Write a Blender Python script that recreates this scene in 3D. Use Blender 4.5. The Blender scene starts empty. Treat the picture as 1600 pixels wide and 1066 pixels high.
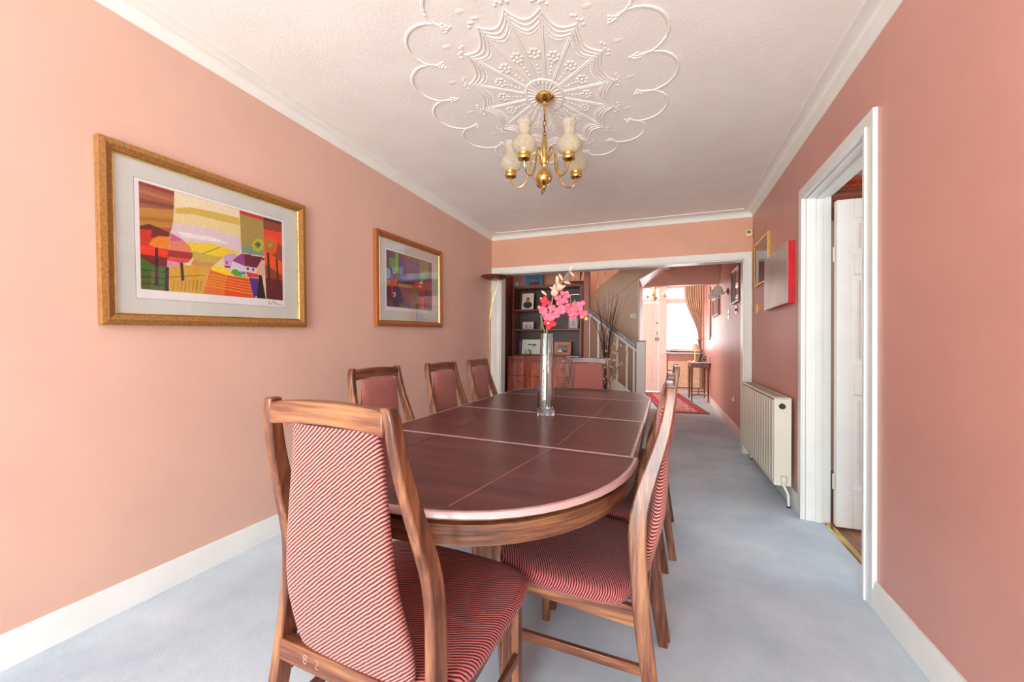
import bpy, bmesh, math, random
from mathutils import Vector, Matrix
R = math.radians
PI = math.pi
scene = bpy.context.scene
COL = scene.collection

# ---------------------------------------------------------------- camera
def make_camera():
    th, p, r, h, f = .3638, .0069, .008, 1.10, 623.7
    fw = Vector((-math.sin(th) * math.cos(p), math.cos(th) * math.cos(p), math.sin(p)))
    rt = Vector((math.cos(th), math.sin(th), 0)); up = rt.cross(fw)
    rt, up = rt * math.cos(r) + up * math.sin(r), -rt * math.sin(r) + up * math.cos(r)
    cam = bpy.data.cameras.new('camera'); o = bpy.data.objects.new('camera', cam); COL.objects.link(o)
    m = Matrix.Identity(4)
    for i in range(3):
        m[i][0] = rt[i]; m[i][1] = up[i]; m[i][2] = -fw[i]
    m[0][3], m[1][3], m[2][3] = 0, 0, h
    o.matrix_world = m
    cam.sensor_width = 36; cam.lens = f / 1600 * 36; cam.clip_start = .02
    scene.camera = o
make_camera()
# ---------------------------------------------------------------- world, window and fill lights, exposure
w = bpy.data.worlds.new('scene_light'); scene.world = w; w.use_nodes = True
w.node_tree.nodes['Background'].inputs[0].default_value = (.86, .93, 1, 1)
w.node_tree.nodes['Background'].inputs[1].default_value = 1.6
def scene_light(name, loc, rot, sx, sy, power, col):
    l = bpy.data.lights.new(name, 'AREA'); l.shape = 'RECTANGLE'; l.size = sx; l.size_y = sy
    l.energy = power; l.color = col
    o = bpy.data.objects.new(name, l); o.location = loc; o.rotation_euler = rot; COL.objects.link(o)
scene_light('garden_daylight', (-.50, -2.85, 1.25), (R(84), 0, 0), 2.5, 2.1, 185, (.76, .90, 1))
scene_light('ceiling_fill_light', (-.45, -3.0, .75), (R(122), 0, 0), 2.4, 1.2, 165, (.98, .96, .86))  # added upward fill that brightens the ceiling, not a real source
scene_light('front_daylight', (.3, 10.25, 1.6), (R(-90), 0, 0), 1.9, 1.7, 50, (.97, .98, 1))
scene_light('hall_fill_light', (-2.15, 8.3, 1.5), (0, R(-90), 0), 1.6, 1.6, 60, (1, .95, .88))  # added fill for the hall's left side; the wall here has no window
scene_light('landing_fill_light', (-1.2, 7.2, 3.4), (0, 0, 0), 1.2, .8, 45, (1, .93, .85))  # added fill over the stairs, below a closed ceiling
scene_light('kitchen_daylight', (2.6, 2.2, 1.5), (0, R(90), 0), 1.4, 1.4, 20, (.95, .98, 1))
scene.view_settings.view_transform = 'Standard'; scene.view_settings.look = 'None'
scene.view_settings.exposure = 0.08; scene.view_settings.gamma = 1
scene.cycles.use_denoising = True
scene.cycles.max_bounces = 10; scene.cycles.diffuse_bounces = 7; scene.cycles.sample_clamp_indirect = 6
scene.cycles.transparent_max_bounces = 16

# ---------------------------------------------------------------- materials
def lin(c):
    return tuple((x / 255 / 12.92 if x / 255 <= .04045 else ((x / 255 + .055) / 1.055) ** 2.4) for x in c) + (1,)
MATS = {}
def _new(name):
    m = bpy.data.materials.new(name); m.use_nodes = True
    nt = m.node_tree; b = nt.nodes['Principled BSDF']
    return m, nt, b
def coords(nt, scale=(1, 1, 1), rot=(0, 0, 0)):
    tc = nt.nodes.new('ShaderNodeTexCoord'); mp = nt.nodes.new('ShaderNodeMapping')
    mp.inputs['Scale'].default_value = scale; mp.inputs['Rotation'].default_value = rot
    nt.links.new(tc.outputs['Object'], mp.inputs[0]); return mp.outputs[0]
def noise(nt, vec, scale, detail=3, rough=.55):
    n = nt.nodes.new('ShaderNodeTexNoise'); n.inputs['Scale'].default_value = scale
    n.inputs['Detail'].default_value = detail; n.inputs['Roughness'].default_value = rough
    nt.links.new(vec, n.inputs['Vector']); return n.outputs['Fac']
def ramp(nt, fac, stops):
    r = nt.nodes.new('ShaderNodeValToRGB'); e = r.color_ramp.elements
    while len(e) < len(stops): e.new(.5)
    for el, (p, c) in zip(e, stops): el.position = p; el.color = c if len(c) == 4 else lin(c)
    nt.links.new(fac, r.inputs[0]); return r.outputs[0]
def bump(nt, b, h, s, d=.002):
    n = nt.nodes.new('ShaderNodeBump'); n.inputs['Strength'].default_value = s; n.inputs['Distance'].default_value = d
    nt.links.new(h, n.inputs['Height']); nt.links.new(n.outputs[0], b.inputs['Normal'])
def plain(name, c, rough=.5, metal=0, var=.06, scale=12, bmp=0, bscale=80, spec=.5, coat=0):
    if name in MATS: return MATS[name]
    m, nt, b = _new(name); v = coords(nt)
    f = noise(nt, v, scale)
    lo = tuple(max(0, x * (1 - var)) for x in c); hi = tuple(min(255, x * (1 + var)) for x in c)
    nt.links.new(ramp(nt, f, [(.35, lo), (.65, hi)]), b.inputs['Base Color'])
    b.inputs['Roughness'].default_value = rough; b.inputs['Metallic'].default_value = metal
    b.inputs['Specular IOR Level'].default_value = spec; b.inputs['Coat Weight'].default_value = coat
    if bmp: bump(nt, b, noise(nt, v, bscale, 4), bmp)
    MATS[name] = m; return m
def wood(name, dark, mid, light, axis='z', rough=.35, fine=1.0, coat=.1, spec=.5):
    if name in MATS: return MATS[name]
    m, nt, b = _new(name)
    s = {'x': (1.2, 16, 16), 'y': (16, 1.2, 16), 'z': (16, 16, 1.2), 'h': (1.2, 1.2, 22)}[axis]
    v = coords(nt, tuple(q * fine for q in s))
    f = noise(nt, v, 2.2, 6, .62)
    s2 = {'x': (4, 160, 160), 'y': (160, 4, 160), 'z': (160, 160, 4), 'h': (5, 5, 260)}[axis]
    f2 = noise(nt, coords(nt, s2), 1, 2)
    mx = nt.nodes.new('ShaderNodeMath'); mx.operation = 'MULTIPLY_ADD'; mx.inputs[1].default_value = .25
    nt.links.new(f2, mx.inputs[0]); nt.links.new(f, mx.inputs[2])
    nt.links.new(ramp(nt, mx.outputs[0], [(.42, dark), (.6, mid), (.8, light)]), b.inputs['Base Color'])
    b.inputs['Roughness'].default_value = rough; b.inputs['Coat Weight'].default_value = coat
    b.inputs['Specular IOR Level'].default_value = spec
    b.inputs['Coat Roughness'].default_value = .2
    bump(nt, b, mx.outputs[0], .06, .001)
    MATS[name] = m; return m
def stripes(name, vec, pitch, a, c, bmp=.5):
    if name in MATS: return MATS[name]
    m, nt, b = _new(name); v = coords(nt)
    d = nt.nodes.new('ShaderNodeVectorMath'); d.operation = 'DOT_PRODUCT'; d.inputs[1].default_value = vec
    nt.links.new(v, d.inputs[0])
    wob = nt.nodes.new('ShaderNodeMath'); wob.operation = 'MULTIPLY_ADD'; wob.inputs[1].default_value = pitch * .55
    nt.links.new(noise(nt, v, 55, 2), wob.inputs[0]); nt.links.new(d.outputs['Value'], wob.inputs[2])
    k = nt.nodes.new('ShaderNodeMath'); k.operation = 'MULTIPLY'; k.inputs[1].default_value = 2 * PI / pitch
    nt.links.new(wob.outputs[0], k.inputs[0])
    s = nt.nodes.new('ShaderNodeMath'); s.operation = 'SINE'; nt.links.new(k.outputs[0], s.inputs[0])
    h = nt.nodes.new('ShaderNodeMath'); h.operation = 'MULTIPLY_ADD'; h.inputs[1].default_value = .5; h.inputs[2].default_value = .5
    nt.links.new(s.outputs[0], h.inputs[0])
    speck = noise(nt, v, 420, 2)
    mx = nt.nodes.new('ShaderNodeMath'); mx.operation = 'MULTIPLY_ADD'; mx.inputs[1].default_value = .5
    nt.links.new(speck, mx.inputs[0]); nt.links.new(h.outputs[0], mx.inputs[2])
    nt.links.new(ramp(nt, mx.outputs[0], [(.5, c), (1.0, a)]), b.inputs['Base Color'])
    b.inputs['Roughness'].default_value = .95; b.inputs['Specular IOR Level'].default_value = .15
    b.inputs['Sheen Weight'].default_value = .15
    bump(nt, b, h.outputs[0], bmp, .0015)
    MATS[name] = m; return m
def glass(name, tint=(1, 1, 1), gloss=.12, rough=.02):
    if name in MATS: return MATS[name]
    m = bpy.data.materials.new(name); m.use_nodes = True; nt = m.node_tree
    for n in list(nt.nodes): nt.nodes.remove(n)
    t = nt.nodes.new('ShaderNodeBsdfTransparent'); t.inputs[0].default_value = (*tint, 1)
    g = nt.nodes.new('ShaderNodeBsdfGlossy'); g.inputs['Roughness'].default_value = rough
    fr = nt.nodes.new('ShaderNodeFresnel'); fr.inputs[0].default_value = 1.22
    a = nt.nodes.new('ShaderNodeMath'); a.operation = 'MULTIPLY_ADD'; a.inputs[1].default_value = .5; a.inputs[2].default_value = gloss * .3
    nt.links.new(fr.outputs[0], a.inputs[0])
    mx = nt.nodes.new('ShaderNodeMixShader'); nt.links.new(a.outputs[0], mx.inputs[0])
    nt.links.new(t.outputs[0], mx.inputs[1]); nt.links.new(g.outputs[0], mx.inputs[2])
    out = nt.nodes.new('ShaderNodeOutputMaterial'); nt.links.new(mx.outputs[0], out.inputs[0])
    MATS[name] = m; return m
def real_glass(name, c=(1, 1, 1, 1), rough=0.0, ior=1.45, trans=1.0):
    if name in MATS: return MATS[name]
    m, nt, b = _new(name)
    b.inputs['Base Color'].default_value = c; b.inputs['Roughness'].default_value = rough
    b.inputs['Transmission Weight'].default_value = trans; b.inputs['IOR'].default_value = ior
    MATS[name] = m; return m

M_WALL = plain('salmon_paint', (213, 174, 156), .42, var=.012, scale=3, bmp=.05, bscale=160, spec=.45)
M_WALLR = plain('shaded_silk_paint', (204, 148, 134), .42, var=.015, scale=3, bmp=.04, bscale=90, spec=.6)  # same paint as the left wall; shading is put into its deeper tone
M_LINTEL = plain('apricot_paint', (216, 160, 132), .45, var=.012, scale=3, bmp=.05, bscale=160)
M_BEIGE = plain('beige_paint', (206, 184, 158), .6, var=.01, scale=3)
M_MAUVE = plain('mauve_paint', (170, 116, 104), .6, var=.01, scale=3)
M_WHITE = plain('white_gloss', (226, 229, 226), .28, var=.012, scale=6)
M_COVE = plain('white_cove', (232, 230, 222), .6, var=.01, scale=6)
M_PINKW = plain('blush_gloss', (236, 216, 208), .35, var=.01, scale=6)
M_CEIL = plain('ceiling_texture_paint', (241, 237, 230), .8, var=.01, scale=4, bmp=.55, bscale=95)
M_PLASTER = plain('plaster_relief', (242, 238, 231), .6, var=.01, scale=6)
M_RAD = plain('radiator_enamel', (224, 220, 204), .35, var=.01, scale=6)
M_BRASS = plain('polished_brass', (214, 178, 104), .2, 1, .06, 9)
M_BRASSD = plain('aged_brass', (150, 112, 62), .3, 1, .12, 9)
M_CHROME = plain('chrome', (190, 190, 186), .15, 1)
M_DARK = plain('dark_plastic', (40, 36, 34), .4)
M_IVORY = plain('ivory_plastic', (226, 214, 180), .4)
M_GOLD = plain('gilt_frame', (166, 118, 66), .38, .45, .10, 90, .15, 200)
M_COPPER = plain('copper_gilt_frame', (168, 100, 60), .38, .35, .08, 90, .15, 200)
M_GILT = plain('bright_gilt', (232, 196, 110), .25, .9, .08, 30)
M_MAT = plain('mount_board', (214, 222, 216), .8, var=.01)
M_PAPER = plain('print_paper', (240, 242, 242), .7, var=.01)
CHAIRC = ((56, 27, 20), (104, 60, 41), (152, 105, 68))
W_Z = wood('rosewood_upright', *CHAIRC, 'z'); W_X = wood('rosewood_cross', *CHAIRC, 'x'); W_Y = wood('rosewood_side', *CHAIRC, 'y')
F_BACK = stripes('ribbed_wool_lit_back', (-.62, .1, .78), .0066, (206, 130, 118), (78, 34, 38))  # same cloth as the seat, with window light put into its colour
F_SEAT = stripes('ribbed_wool_shaded_seat', (-.42, .86, .45), .0066, (188, 104, 100), (66, 26, 34))  # darker copy of the back's cloth, for the less lit seat
W_TOP = wood('table_veneer', (66, 29, 32), (83, 40, 42), (98, 52, 53), 'x', .32, .6, .15, .5)
W_EDGE = wood('edge_band_highlight', (172, 140, 138), (182, 152, 150), (190, 162, 160), 'h', .25, .3, .3)  # pale edge wood; the rim's window reflection is put into its colour
W_APRON = wood('table_apron', (50, 28, 20), (96, 58, 36), (140, 94, 58), 'h', .3, 2.0, .2)
W_DARK = wood('dark_stair_wood', (52, 28, 24), (80, 46, 38), (104, 62, 50), 'x', .35)
W_CHEST = wood('figured_rosewood', (78, 26, 18), (158, 62, 34), (206, 104, 58), 'z', .3, .5, .2)
W_SHELF = wood('shelf_rosewood', (84, 40, 30), (124, 66, 48), (150, 88, 64), 'x', .35)
W_BACKP = wood('shelf_back', (56, 40, 34), (78, 58, 50), (98, 74, 64), 'x', .5)
W_FLOOR = wood('kitchen_laminate', (86, 52, 38), (132, 88, 66), (160, 112, 86), 'y', .35)

def carpet():
    m, nt, b = _new('pale_carpet'); v = coords(nt)
    f = noise(nt, v, 2.2, 5, .6); g = noise(nt, v, 380, 3, .7)
    mx = nt.nodes.new('ShaderNodeMath'); mx.operation = 'MULTIPLY_ADD'; mx.inputs[1].default_value = .55
    nt.links.new(g, mx.inputs[0]); nt.links.new(f, mx.inputs[2])
    nt.links.new(ramp(nt, mx.outputs[0], [(.5, (168, 187, 203)), (.78, (194, 210, 223)), (1, (212, 226, 236))]), b.inputs['Base Color'])
    b.inputs['Roughness'].default_value = 1; b.inputs['Specular IOR Level'].default_value = .1
    b.inputs['Sheen Weight'].default_value = .1
    bump(nt, b, g, .7, .004); return m
M_CARPET = carpet()

# ---------------------------------------------------------------- mesh builder
class MB:
    def __init__(s): s.v = []; s.f = []; s.c = []
    def add(s, vs, fs, col=None):
        n = len(s.v); s.v += [tuple(p) for p in vs]
        for f in fs: s.f.append([i + n for i in f]); s.c.append(col)
        return s
    def box(s, x0, x1, y0, y1, z0, z1, col=None):
        v = [(x, y, z) for x in (x0, x1) for y in (y0, y1) for z in (z0, z1)]
        return s.add(v, [(0, 1, 3, 2), (4, 6, 7, 5), (0, 4, 5, 1), (2, 3, 7, 6), (0, 2, 6, 4), (1, 5, 7, 3)], col)
    def prism(s, poly, axis, a, b, col=None):
        def P(u, w, t): return {'x': (t, u, w), 'y': (u, t, w), 'z': (u, w, t)}[axis]
        n = len(poly); v = [P(u, w, a) for u, w in poly] + [P(u, w, b) for u, w in poly]
        f = [tuple(range(n)), tuple(range(2 * n - 1, n - 1, -1))] + [(i, (i + 1) % n, n + (i + 1) % n, n + i) for i in range(n)]
        return s.add(v, f, col)
    def rings(s, rings, closed=False, cap=True, col=None):
        n = len(rings[0]); v = [p for r in rings for p in r]; f = []
        m = len(rings)
        for i in range(m if closed else m - 1):
            for j in range(n):
                a = i * n; b = ((i + 1) % m) * n
                f.append((a + j, a + (j + 1) % n, b + (j + 1) % n, b + j))
        if cap and not closed: f += [tuple(range(n - 1, -1, -1)), tuple(range((m - 1) * n, m * n))]
        return s.add(v, f, col)
    def lathe(s, prof, c=(0, 0, 0), seg=20, cap=True, col=None, mat=None):
        rs = []
        for r, z in prof:
            ring = [Vector((max(r, 1e-4) * math.cos(2 * PI * k / seg), max(r, 1e-4) * math.sin(2 * PI * k / seg), z)) for k in range(seg)]
            if mat: ring = [mat @ p for p in ring]
            rs.append([(p[0] + c[0], p[1] + c[1], p[2] + c[2]) for p in ring])
        return s.rings(rs, cap=cap, col=col)
    def tube(s, pts, r, seg=8, closed=False, col=None, flat=None):
        pts = [Vector(p) for p in pts]; n = len(pts); rs = []
        up = Vector((0, 0, 1)); last = None
        for i, p in enumerate(pts):
            a = pts[(i - 1) % n] if (i or closed) else pts[i]; b = pts[(i + 1) % n] if (i < n - 1 or closed) else pts[i]
            t = (b - a).normalized() if (b - a).length > 1e-9 else Vector((0, 0, 1))
            if last is None:
                u = t.cross(up)
                if u.length < .05: u = t.cross(Vector((1, 0, 0)))
                u.normalize()
            else:
                u = (last - t * last.dot(t))
                if u.length < 1e-6: u = t.cross(up)
                u.normalize()
            last = u; w_ = t.cross(u)
            rr = r[i] if isinstance(r, (list, tuple)) else r
            rs.append([tuple(p + u * rr * math.cos(2 * PI * k / seg) + w_ * rr * math.sin(2 * PI * k / seg)) for k in range(seg)])
        if flat is not None: rs = [[(q[0], q[1], flat + (q[2] - flat) * .55) for q in rg] for rg in rs]
        return s.rings(rs, closed=closed, col=col)
    def ball(s, c, r, seg=10, rg=6, rot=None, col=None):
        rx, ry, rz = r if isinstance(r, (tuple, list)) else (r, r, r); rs = []
        for i in range(rg + 1):
            a = -PI / 2 + PI * i / rg; ring = []
            for k in range(seg):
                p = Vector((rx * max(math.cos(a), .02) * math.cos(2 * PI * k / seg), ry * max(math.cos(a), .02) * math.sin(2 * PI * k / seg), rz * math.sin(a)))
                if rot: p = rot @ p
                ring.append((p[0] + c[0], p[1] + c[1], p[2] + c[2]))
            rs.append(ring)
        return s.rings(rs, col=col)
    def build(s, name, m, parent=None, smooth=True, bev=0, seg=2, ang=40, loc=None, subs=0):
        me = bpy.data.meshes.new(name); me.from_pydata(s.v, [], s.f); me.update()
        bm = bmesh.new(); bm.from_mesh(me); bmesh.ops.recalc_face_normals(bm, faces=bm.faces)
        bm.to_mesh(me); bm.free()
        if any(c is not None for c in s.c):
            ca = me.color_attributes.new('paint', 'FLOAT_COLOR', 'CORNER')
            for p in me.polygons:
                c = lin(s.c[p.index] or (255, 255, 255))
                for li in p.loop_indices: ca.data[li].color = c
        me.materials.append(m)
        if smooth:
            me.polygons.foreach_set('use_smooth', [True] * len(me.polygons)); me.set_sharp_from_angle(angle=R(ang))
        o = bpy.data.objects.new(name, me); COL.objects.link(o)
        if parent: o.parent = parent
        if loc: o.location = loc
        if bev:
            md = o.modifiers.new('bevel', 'BEVEL'); md.width = bev; md.segments = seg; md.limit_method = 'ANGLE'; md.angle_limit = R(50)
        if subs:
            md = o.modifiers.new('sub', 'SUBSURF'); md.levels = md.render_levels = subs
        return o
def painted(name, rough=.6, grain=.12, bmp=0):
    if name in MATS: return MATS[name]
    m, nt, b = _new(name)
    a = nt.nodes.new('ShaderNodeVertexColor'); a.layer_name = 'paint'
    f = noise(nt, coords(nt, (1, 6, 22)), 9, 5, .7)
    mr = nt.nodes.new('ShaderNodeMapRange'); mr.inputs[3].default_value = 1 - grain; mr.inputs[4].default_value = 1 + grain
    nt.links.new(f, mr.inputs[0])
    mx = nt.nodes.new('ShaderNodeVectorMath'); mx.operation = 'SCALE'
    nt.links.new(a.outputs[0], mx.inputs[0]); nt.links.new(mr.outputs[0], mx.inputs['Scale'])
    nt.links.new(mx.outputs[0], b.inputs['Base Color']); b.inputs['Roughness'].default_value = rough
    MATS[name] = m; return m
M_ART = painted('painted_print', .75, .3); M_PHOTO = painted('photo_print', .35, .05)
M_PLANT = painted('plant_colours', .6, .15)
def tag(o, label=None, cat=None, group=None, kind=None):
    if label: o['label'] = label
    if cat: o['category'] = cat
    if group: o['group'] = group
    if kind: o['kind'] = kind
    return o
def thing(name, label, cat, loc=(0, 0, 0), rz=0, group=None):
    o = bpy.data.objects.new(name, None); o.empty_display_size = .05; COL.objects.link(o)
    o.location = loc; o.rotation_euler = (0, 0, rz); return tag(o, label, cat, group)
def struct(name, mb, m, **k):
    return tag(mb.build(name, m, **k), kind='structure')
def copy_tree(o, parent=None):
    c = o.copy(); COL.objects.link(c); c.parent = parent
    for ch in [x for x in o.children]: copy_tree(ch, c)
    return c

# ================================================================ THE SETTING
XL, XR, YB, YD, ZC = -2.06, .84, -2.6, 4.66, 2.48
HY = 9.9; HXL = -2.25; DYA, DYB = 2.19, 3.03
struct('floor', MB().box(XL - .3, XR + .02, YB - .1, HY, -.05, 0).box(XR + .02, XR + .10, DYA, DYB, -.05, 0), M_CARPET, smooth=False)
struct('floor', MB().box(XR + .14, 2.9, .8, 4.4, -.05, -.004).box(XR + .10, XR + .14, 2.2, 3.02, -.05, -.003), W_FLOOR, smooth=False)
struct('ceiling', MB().box(XL - .1, XR + .1, YB - .1, YD + .12, ZC, ZC + .1), M_CEIL, smooth=False)
struct('ceiling', MB().box(-.02, XR + .1, YD + .12, HY, ZC, ZC + .1).box(HXL - .1, -.02, 7.37, HY, ZC, ZC + .1), M_CEIL, smooth=False)
struct('ceiling', MB().box(HXL - .1, .1, YD, 7.5, 3.6, 3.7), M_CEIL, smooth=False)
struct('wall_left', MB().box(XL - .1, XL, YB, YD + .12, 0, ZC), M_WALL, smooth=False)
# right wall with the doorway
DY0, DY1, DH = 2.19, 3.03, 2.04
struct('wall_right', MB().box(XR, XR + .13, YB, DY0, 0, ZC).box(XR, XR + .13, DY1, HY, 0, ZC).box(XR, XR + .13, DY0, DY1, DH, ZC), M_WALLR, smooth=False)
# back wall with wide garden doors
struct('wall_back', MB().box(XL - .1, -2.0, YB - .12, YB, 0, ZC).box(.5, XR + .13, YB - .12, YB, 0, ZC).box(-2.0, .5, YB - .12, YB, 2.3, ZC), M_WALL, smooth=False)
wf = MB()
for x in (-2.0, -1.2, -.75, -.3, .44): wf.box(x, x + .06, YB - .09, YB - .03, .0, 2.3)
wf.box(-2, .5, YB - .09, YB - .03, 2.24, 2.3).box(-2, .5, YB - .09, YB - .03, 0, .1)
struct('window_1', wf, M_WHITE, smooth=False)
# end wall with the wide opening
OX0, OX1, OZ = -1.93, .765, 1.985
struct('wall_end', MB().box(XL - .1, OX0, YD, YD + .12, 0, 3.6).box(OX1, XR + .13, YD, YD + .12, 0, 3.6).box(OX0, OX1, YD, YD + .12, OZ, 3.6), M_LINTEL, smooth=False)
tr = MB()
tr.prism([(XL + .004, 0), (OX0, 0), (OX0, OZ), (OX1, OZ), (OX1, 0), (XR - .007, 0), (XR - .007, 2.058), (XL + .004, 2.058)], 'y', YD - .018, YD)
tr.prism([(OX0 - .02, 0), (OX0, 0), (OX0, OZ), (OX1, OZ), (OX1, 0), (OX1 + .02, 0), (OX1 + .02, OZ + .02), (OX0 - .02, OZ + .02)], 'y', YD - .026, YD - .018)
struct('trim_1', tr, M_COVE, bev=.003)
ln = MB()
ln.box(OX0, OX0 + .012, YD - .01, YD + .13, 0, OZ).box(OX1 - .012, OX1, YD - .01, YD + .13, 0, OZ).box(OX0, OX1, YD - .01, YD + .13, OZ - .012, OZ)
struct('trim_2', ln, M_WHITE, bev=.002)
# cove cornice
def cove(pts_sign):
    return pts_sign
prof = [(0, -.068), (.004, -.068), (.008, -.060)] + [(.008 + .08 * (1 - math.cos(a)), -.060 + .052 * math.sin(a)) for a in [R(15 * k) for k in range(1, 7)]] + [(.098, -.008), (.098, 0), (0, 0)]
cn = MB(); loop = [(XL, YB, 1, 1), (XR, YB, -1, 1), (XR, YD, -1, -1), (XL, YD, 1, -1)]
cn.rings([[(x + sx * d, y + sy * d, ZC + z) for d, z in prof] for x, y, sx, sy in loop], closed=True)
struct('trim_3', cn, M_COVE, ang=30)
# skirtings
def skirting(name, axis, c, a, b, sign, m=M_WHITE, h=.118):
    p = [(0, 0), (.018, 0), (.018, h - .04), (.014, h - .028), (.014, h - .014), (.008, h), (0, h)]
    mb = MB(); mb.prism([(c + sign * u, v) for u, v in p], 'y', a, b) if axis == 'y' else mb.prism([(c + sign * u, v) for u, v in p], 'x', a, b)
    return struct(name, mb, m, bev=.0015)
skirting('baseboard_left', 'y', XL, YB, YD - .026, 1)
skirting('baseboard_right', 'y', XR, YB, DY0 - .075, -1)
skirting('baseboard_right', 'y', XR, DY1 + .085, YD - .03, -1)
skirting('baseboard_right', 'y', XR, YD + .13, 9.88, -1, M_PINKW)
skirting('baseboard_front', 'x', 9.9, .06, XR - .02, -1, M_PINKW)
# doorway casing and lining
ca = MB()
for a, b in ((DY0 - .075, DY0), (DY1, DY1 + .085)): ca.box(XR - .018, XR, a, b, 0, DH + .0)
ca.box(XR - .018, XR, DY0 - .075, DY1 + .085, DH, DH + .075)
for a, b in ((DY0 - .02, DY0), (DY1, DY1 + .02)): ca.box(XR - .026, XR - .018, a, b, 0, DH + .02)
ca.box(XR - .026, XR - .018, DY0, DY1, DH, DH + .02)
ca.box(XR + .0005, XR + .131, DY0, DY0 + .006, 0, DH).box(XR + .0005, XR + .131, DY1 - .006, DY1, 0, DH).box(XR + .0005, XR + .131, DY0, DY1, DH - .006, DH)
ca.box(XR + .05, XR + .085, DY1 - .018, DY1 - .006, 0, DH).box(XR + .05, XR + .085, DY0 + .006, DY0 + .018, 0, DH).box(XR + .05, XR + .085, DY0, DY1, DH - .018, DH - .006)
struct('trim_4', ca, M_WHITE, bev=.002)
# door standing open into the next room, hinged on the far jamb
d = MB(); X0, X1, Y0, Y1 = XR + .135, XR + .135 + .76, 2.955, 2.995
def panel_door_x(X0, X1, Y0, Y1, H, panels, st=.11):
    mb = MB(); mb.box(X0, X1, Y0 + .010, Y1 - .010, 0, H)
    xs = [X0 + st, (X0 + X1) / 2 - st * .4, (X0 + X1) / 2 + st * .4, X1 - st]
    rails = [0] + [z for p in panels for z in p] + [H]
    for ya, yb in ((Y0, Y0 + .010), (Y1 - .010, Y1)):
        mb.box(X0, xs[0], ya, yb, 0, H).box(xs[3], X1, ya, yb, 0, H).box(xs[1], xs[2], ya, yb, 0, H)
        for i in range(0, len(rails), 2):
            for a, b in ((xs[0], xs[1]), (xs[2], xs[3])): mb.box(a, b, ya, yb, rails[i], rails[i + 1])
    for (za, zb) in panels:
        for a, b in ((xs[0], xs[1]), (xs[2], xs[3])): mb.box(a + .035, b - .035, Y0 + .004, Y1 - .004, za + .035, zb - .035)
    return mb
dr = panel_door_x(X0, X1, Y0, Y1, 1.975, [(.24, .80), (.98, 1.52), (1.64, 1.86)], .085)
do = struct('door_1', dr, M_WHITE, bev=.003); do.location = (0, 0, .012)
for z in (.28, 1.66):
    hb = MB().lathe([(.007, -.045), (.007, .045)], (XR + .128, 2.972, z), 10)
    hb.build('hinge', M_RAD, do, loc=(0, 0, -.012))
br = MB().prism([(XR + .095, 0), (XR + .135, 0), (XR + .130, .007), (XR + .100, .007)], 'y', DY0 + .016, DY1 - .016)
tag(br.build('threshold_strip', M_BRASS), 'brass threshold strip where the carpet meets the wooden floor in the right doorway', 'threshold strip')
# next room
struct('wall_kitchen', MB().box(XR + .13, 2.9, 4.3, 4.4, 0, 2.6).box(XR + .13, 2.9, .8, .9, 0, 2.6).box(2.8, 2.9, .8, 1.4, 0, 2.6).box(2.8, 2.9, 3.1, 4.4, 0, 2.6).box(2.8, 2.9, 1.4, 3.1, 2.2, 2.6).box(2.8, 2.9, 1.4, 3.1, 0, .8), M_BEIGE, smooth=False)
struct('ceiling_kitchen'.replace('_kitchen', ''), MB().box(XR + .13, 2.9, .8, 4.4, 2.44, 2.5), M_CEIL, smooth=False)
cb = thing('wall_cupboard', 'brown wooden cupboard top with moulded edge above the open white door', 'cupboard', (XR + .135, 3.1, 0))
MB().box(.0, .9, .02, .35, 1.99, 2.10).build('body', W_SHELF, cb, bev=.003)
MB().prism([(-.02, 2.10), (.02, 2.10), (.02, 2.16), (-.05, 2.16), (-.05, 2.13)], 'x', 0, .9).build('cornice', W_CHEST, cb, bev=.003)
# hall shell
struct('wall_hall_left', MB().box(HXL - .1, HXL, YD + .12, 7.4, 0, 3.6).box(HXL - .1, HXL, 7.4, HY, 0, ZC), M_MAUVE, smooth=False)
struct('wall_hall_behind_shelves', MB().box(HXL, -1.12, 5.92, 6.0, 0, 1.99).box(HXL, -1.42, 5.92, 6.0, 1.99, 3.6), M_LINTEL, smooth=False)
struct('wall_stair_side', MB().prism([(-1.18, 0), (-.36, 0), (-.36, 2.10), (-.03, 2.30), (-.03, 2.46), (-.38, 2.46), (-1.11, 1.88), (-1.11, 2.9), (-1.18, 2.9)], 'y', 6.4, 6.46), M_BEIGE, smooth=False)
struct('wall_stair_back', MB().box(HXL, -.36, 7.25, 7.37, 0, 3.6).box(-.36, -.02, 7.25, 7.37, 2.105, 3.6), M_LINTEL, smooth=False)
struct('wall_bulkhead', MB().box(-.02, XR, 7.25, 7.37, 2.105, ZC), M_WALLR, smooth=False)
struct('wall_stair_return', MB().box(-.36, -.352, 6.41, 7.37, 0, 2.1), M_WALLR, smooth=False)
struct('trim_5', MB().prism([(-.37, 2.085), (-.02, 2.285), (-.02, 2.30), (-.37, 2.10)], 'y', 6.38, 7.25).box(-.372, -.358, 6.385, 6.402, .1, 2.095), M_PINKW, bev=.001)
struct('wall_riser', MB().box(-.03, .06, YD + .12, 7.25, ZC + .0, 3.6), M_LINTEL, smooth=False)
struct('trim_6', MB().box(-2.2, -2.135, 5.88, 5.92, 0, 2.07), M_COVE, bev=.002)
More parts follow.
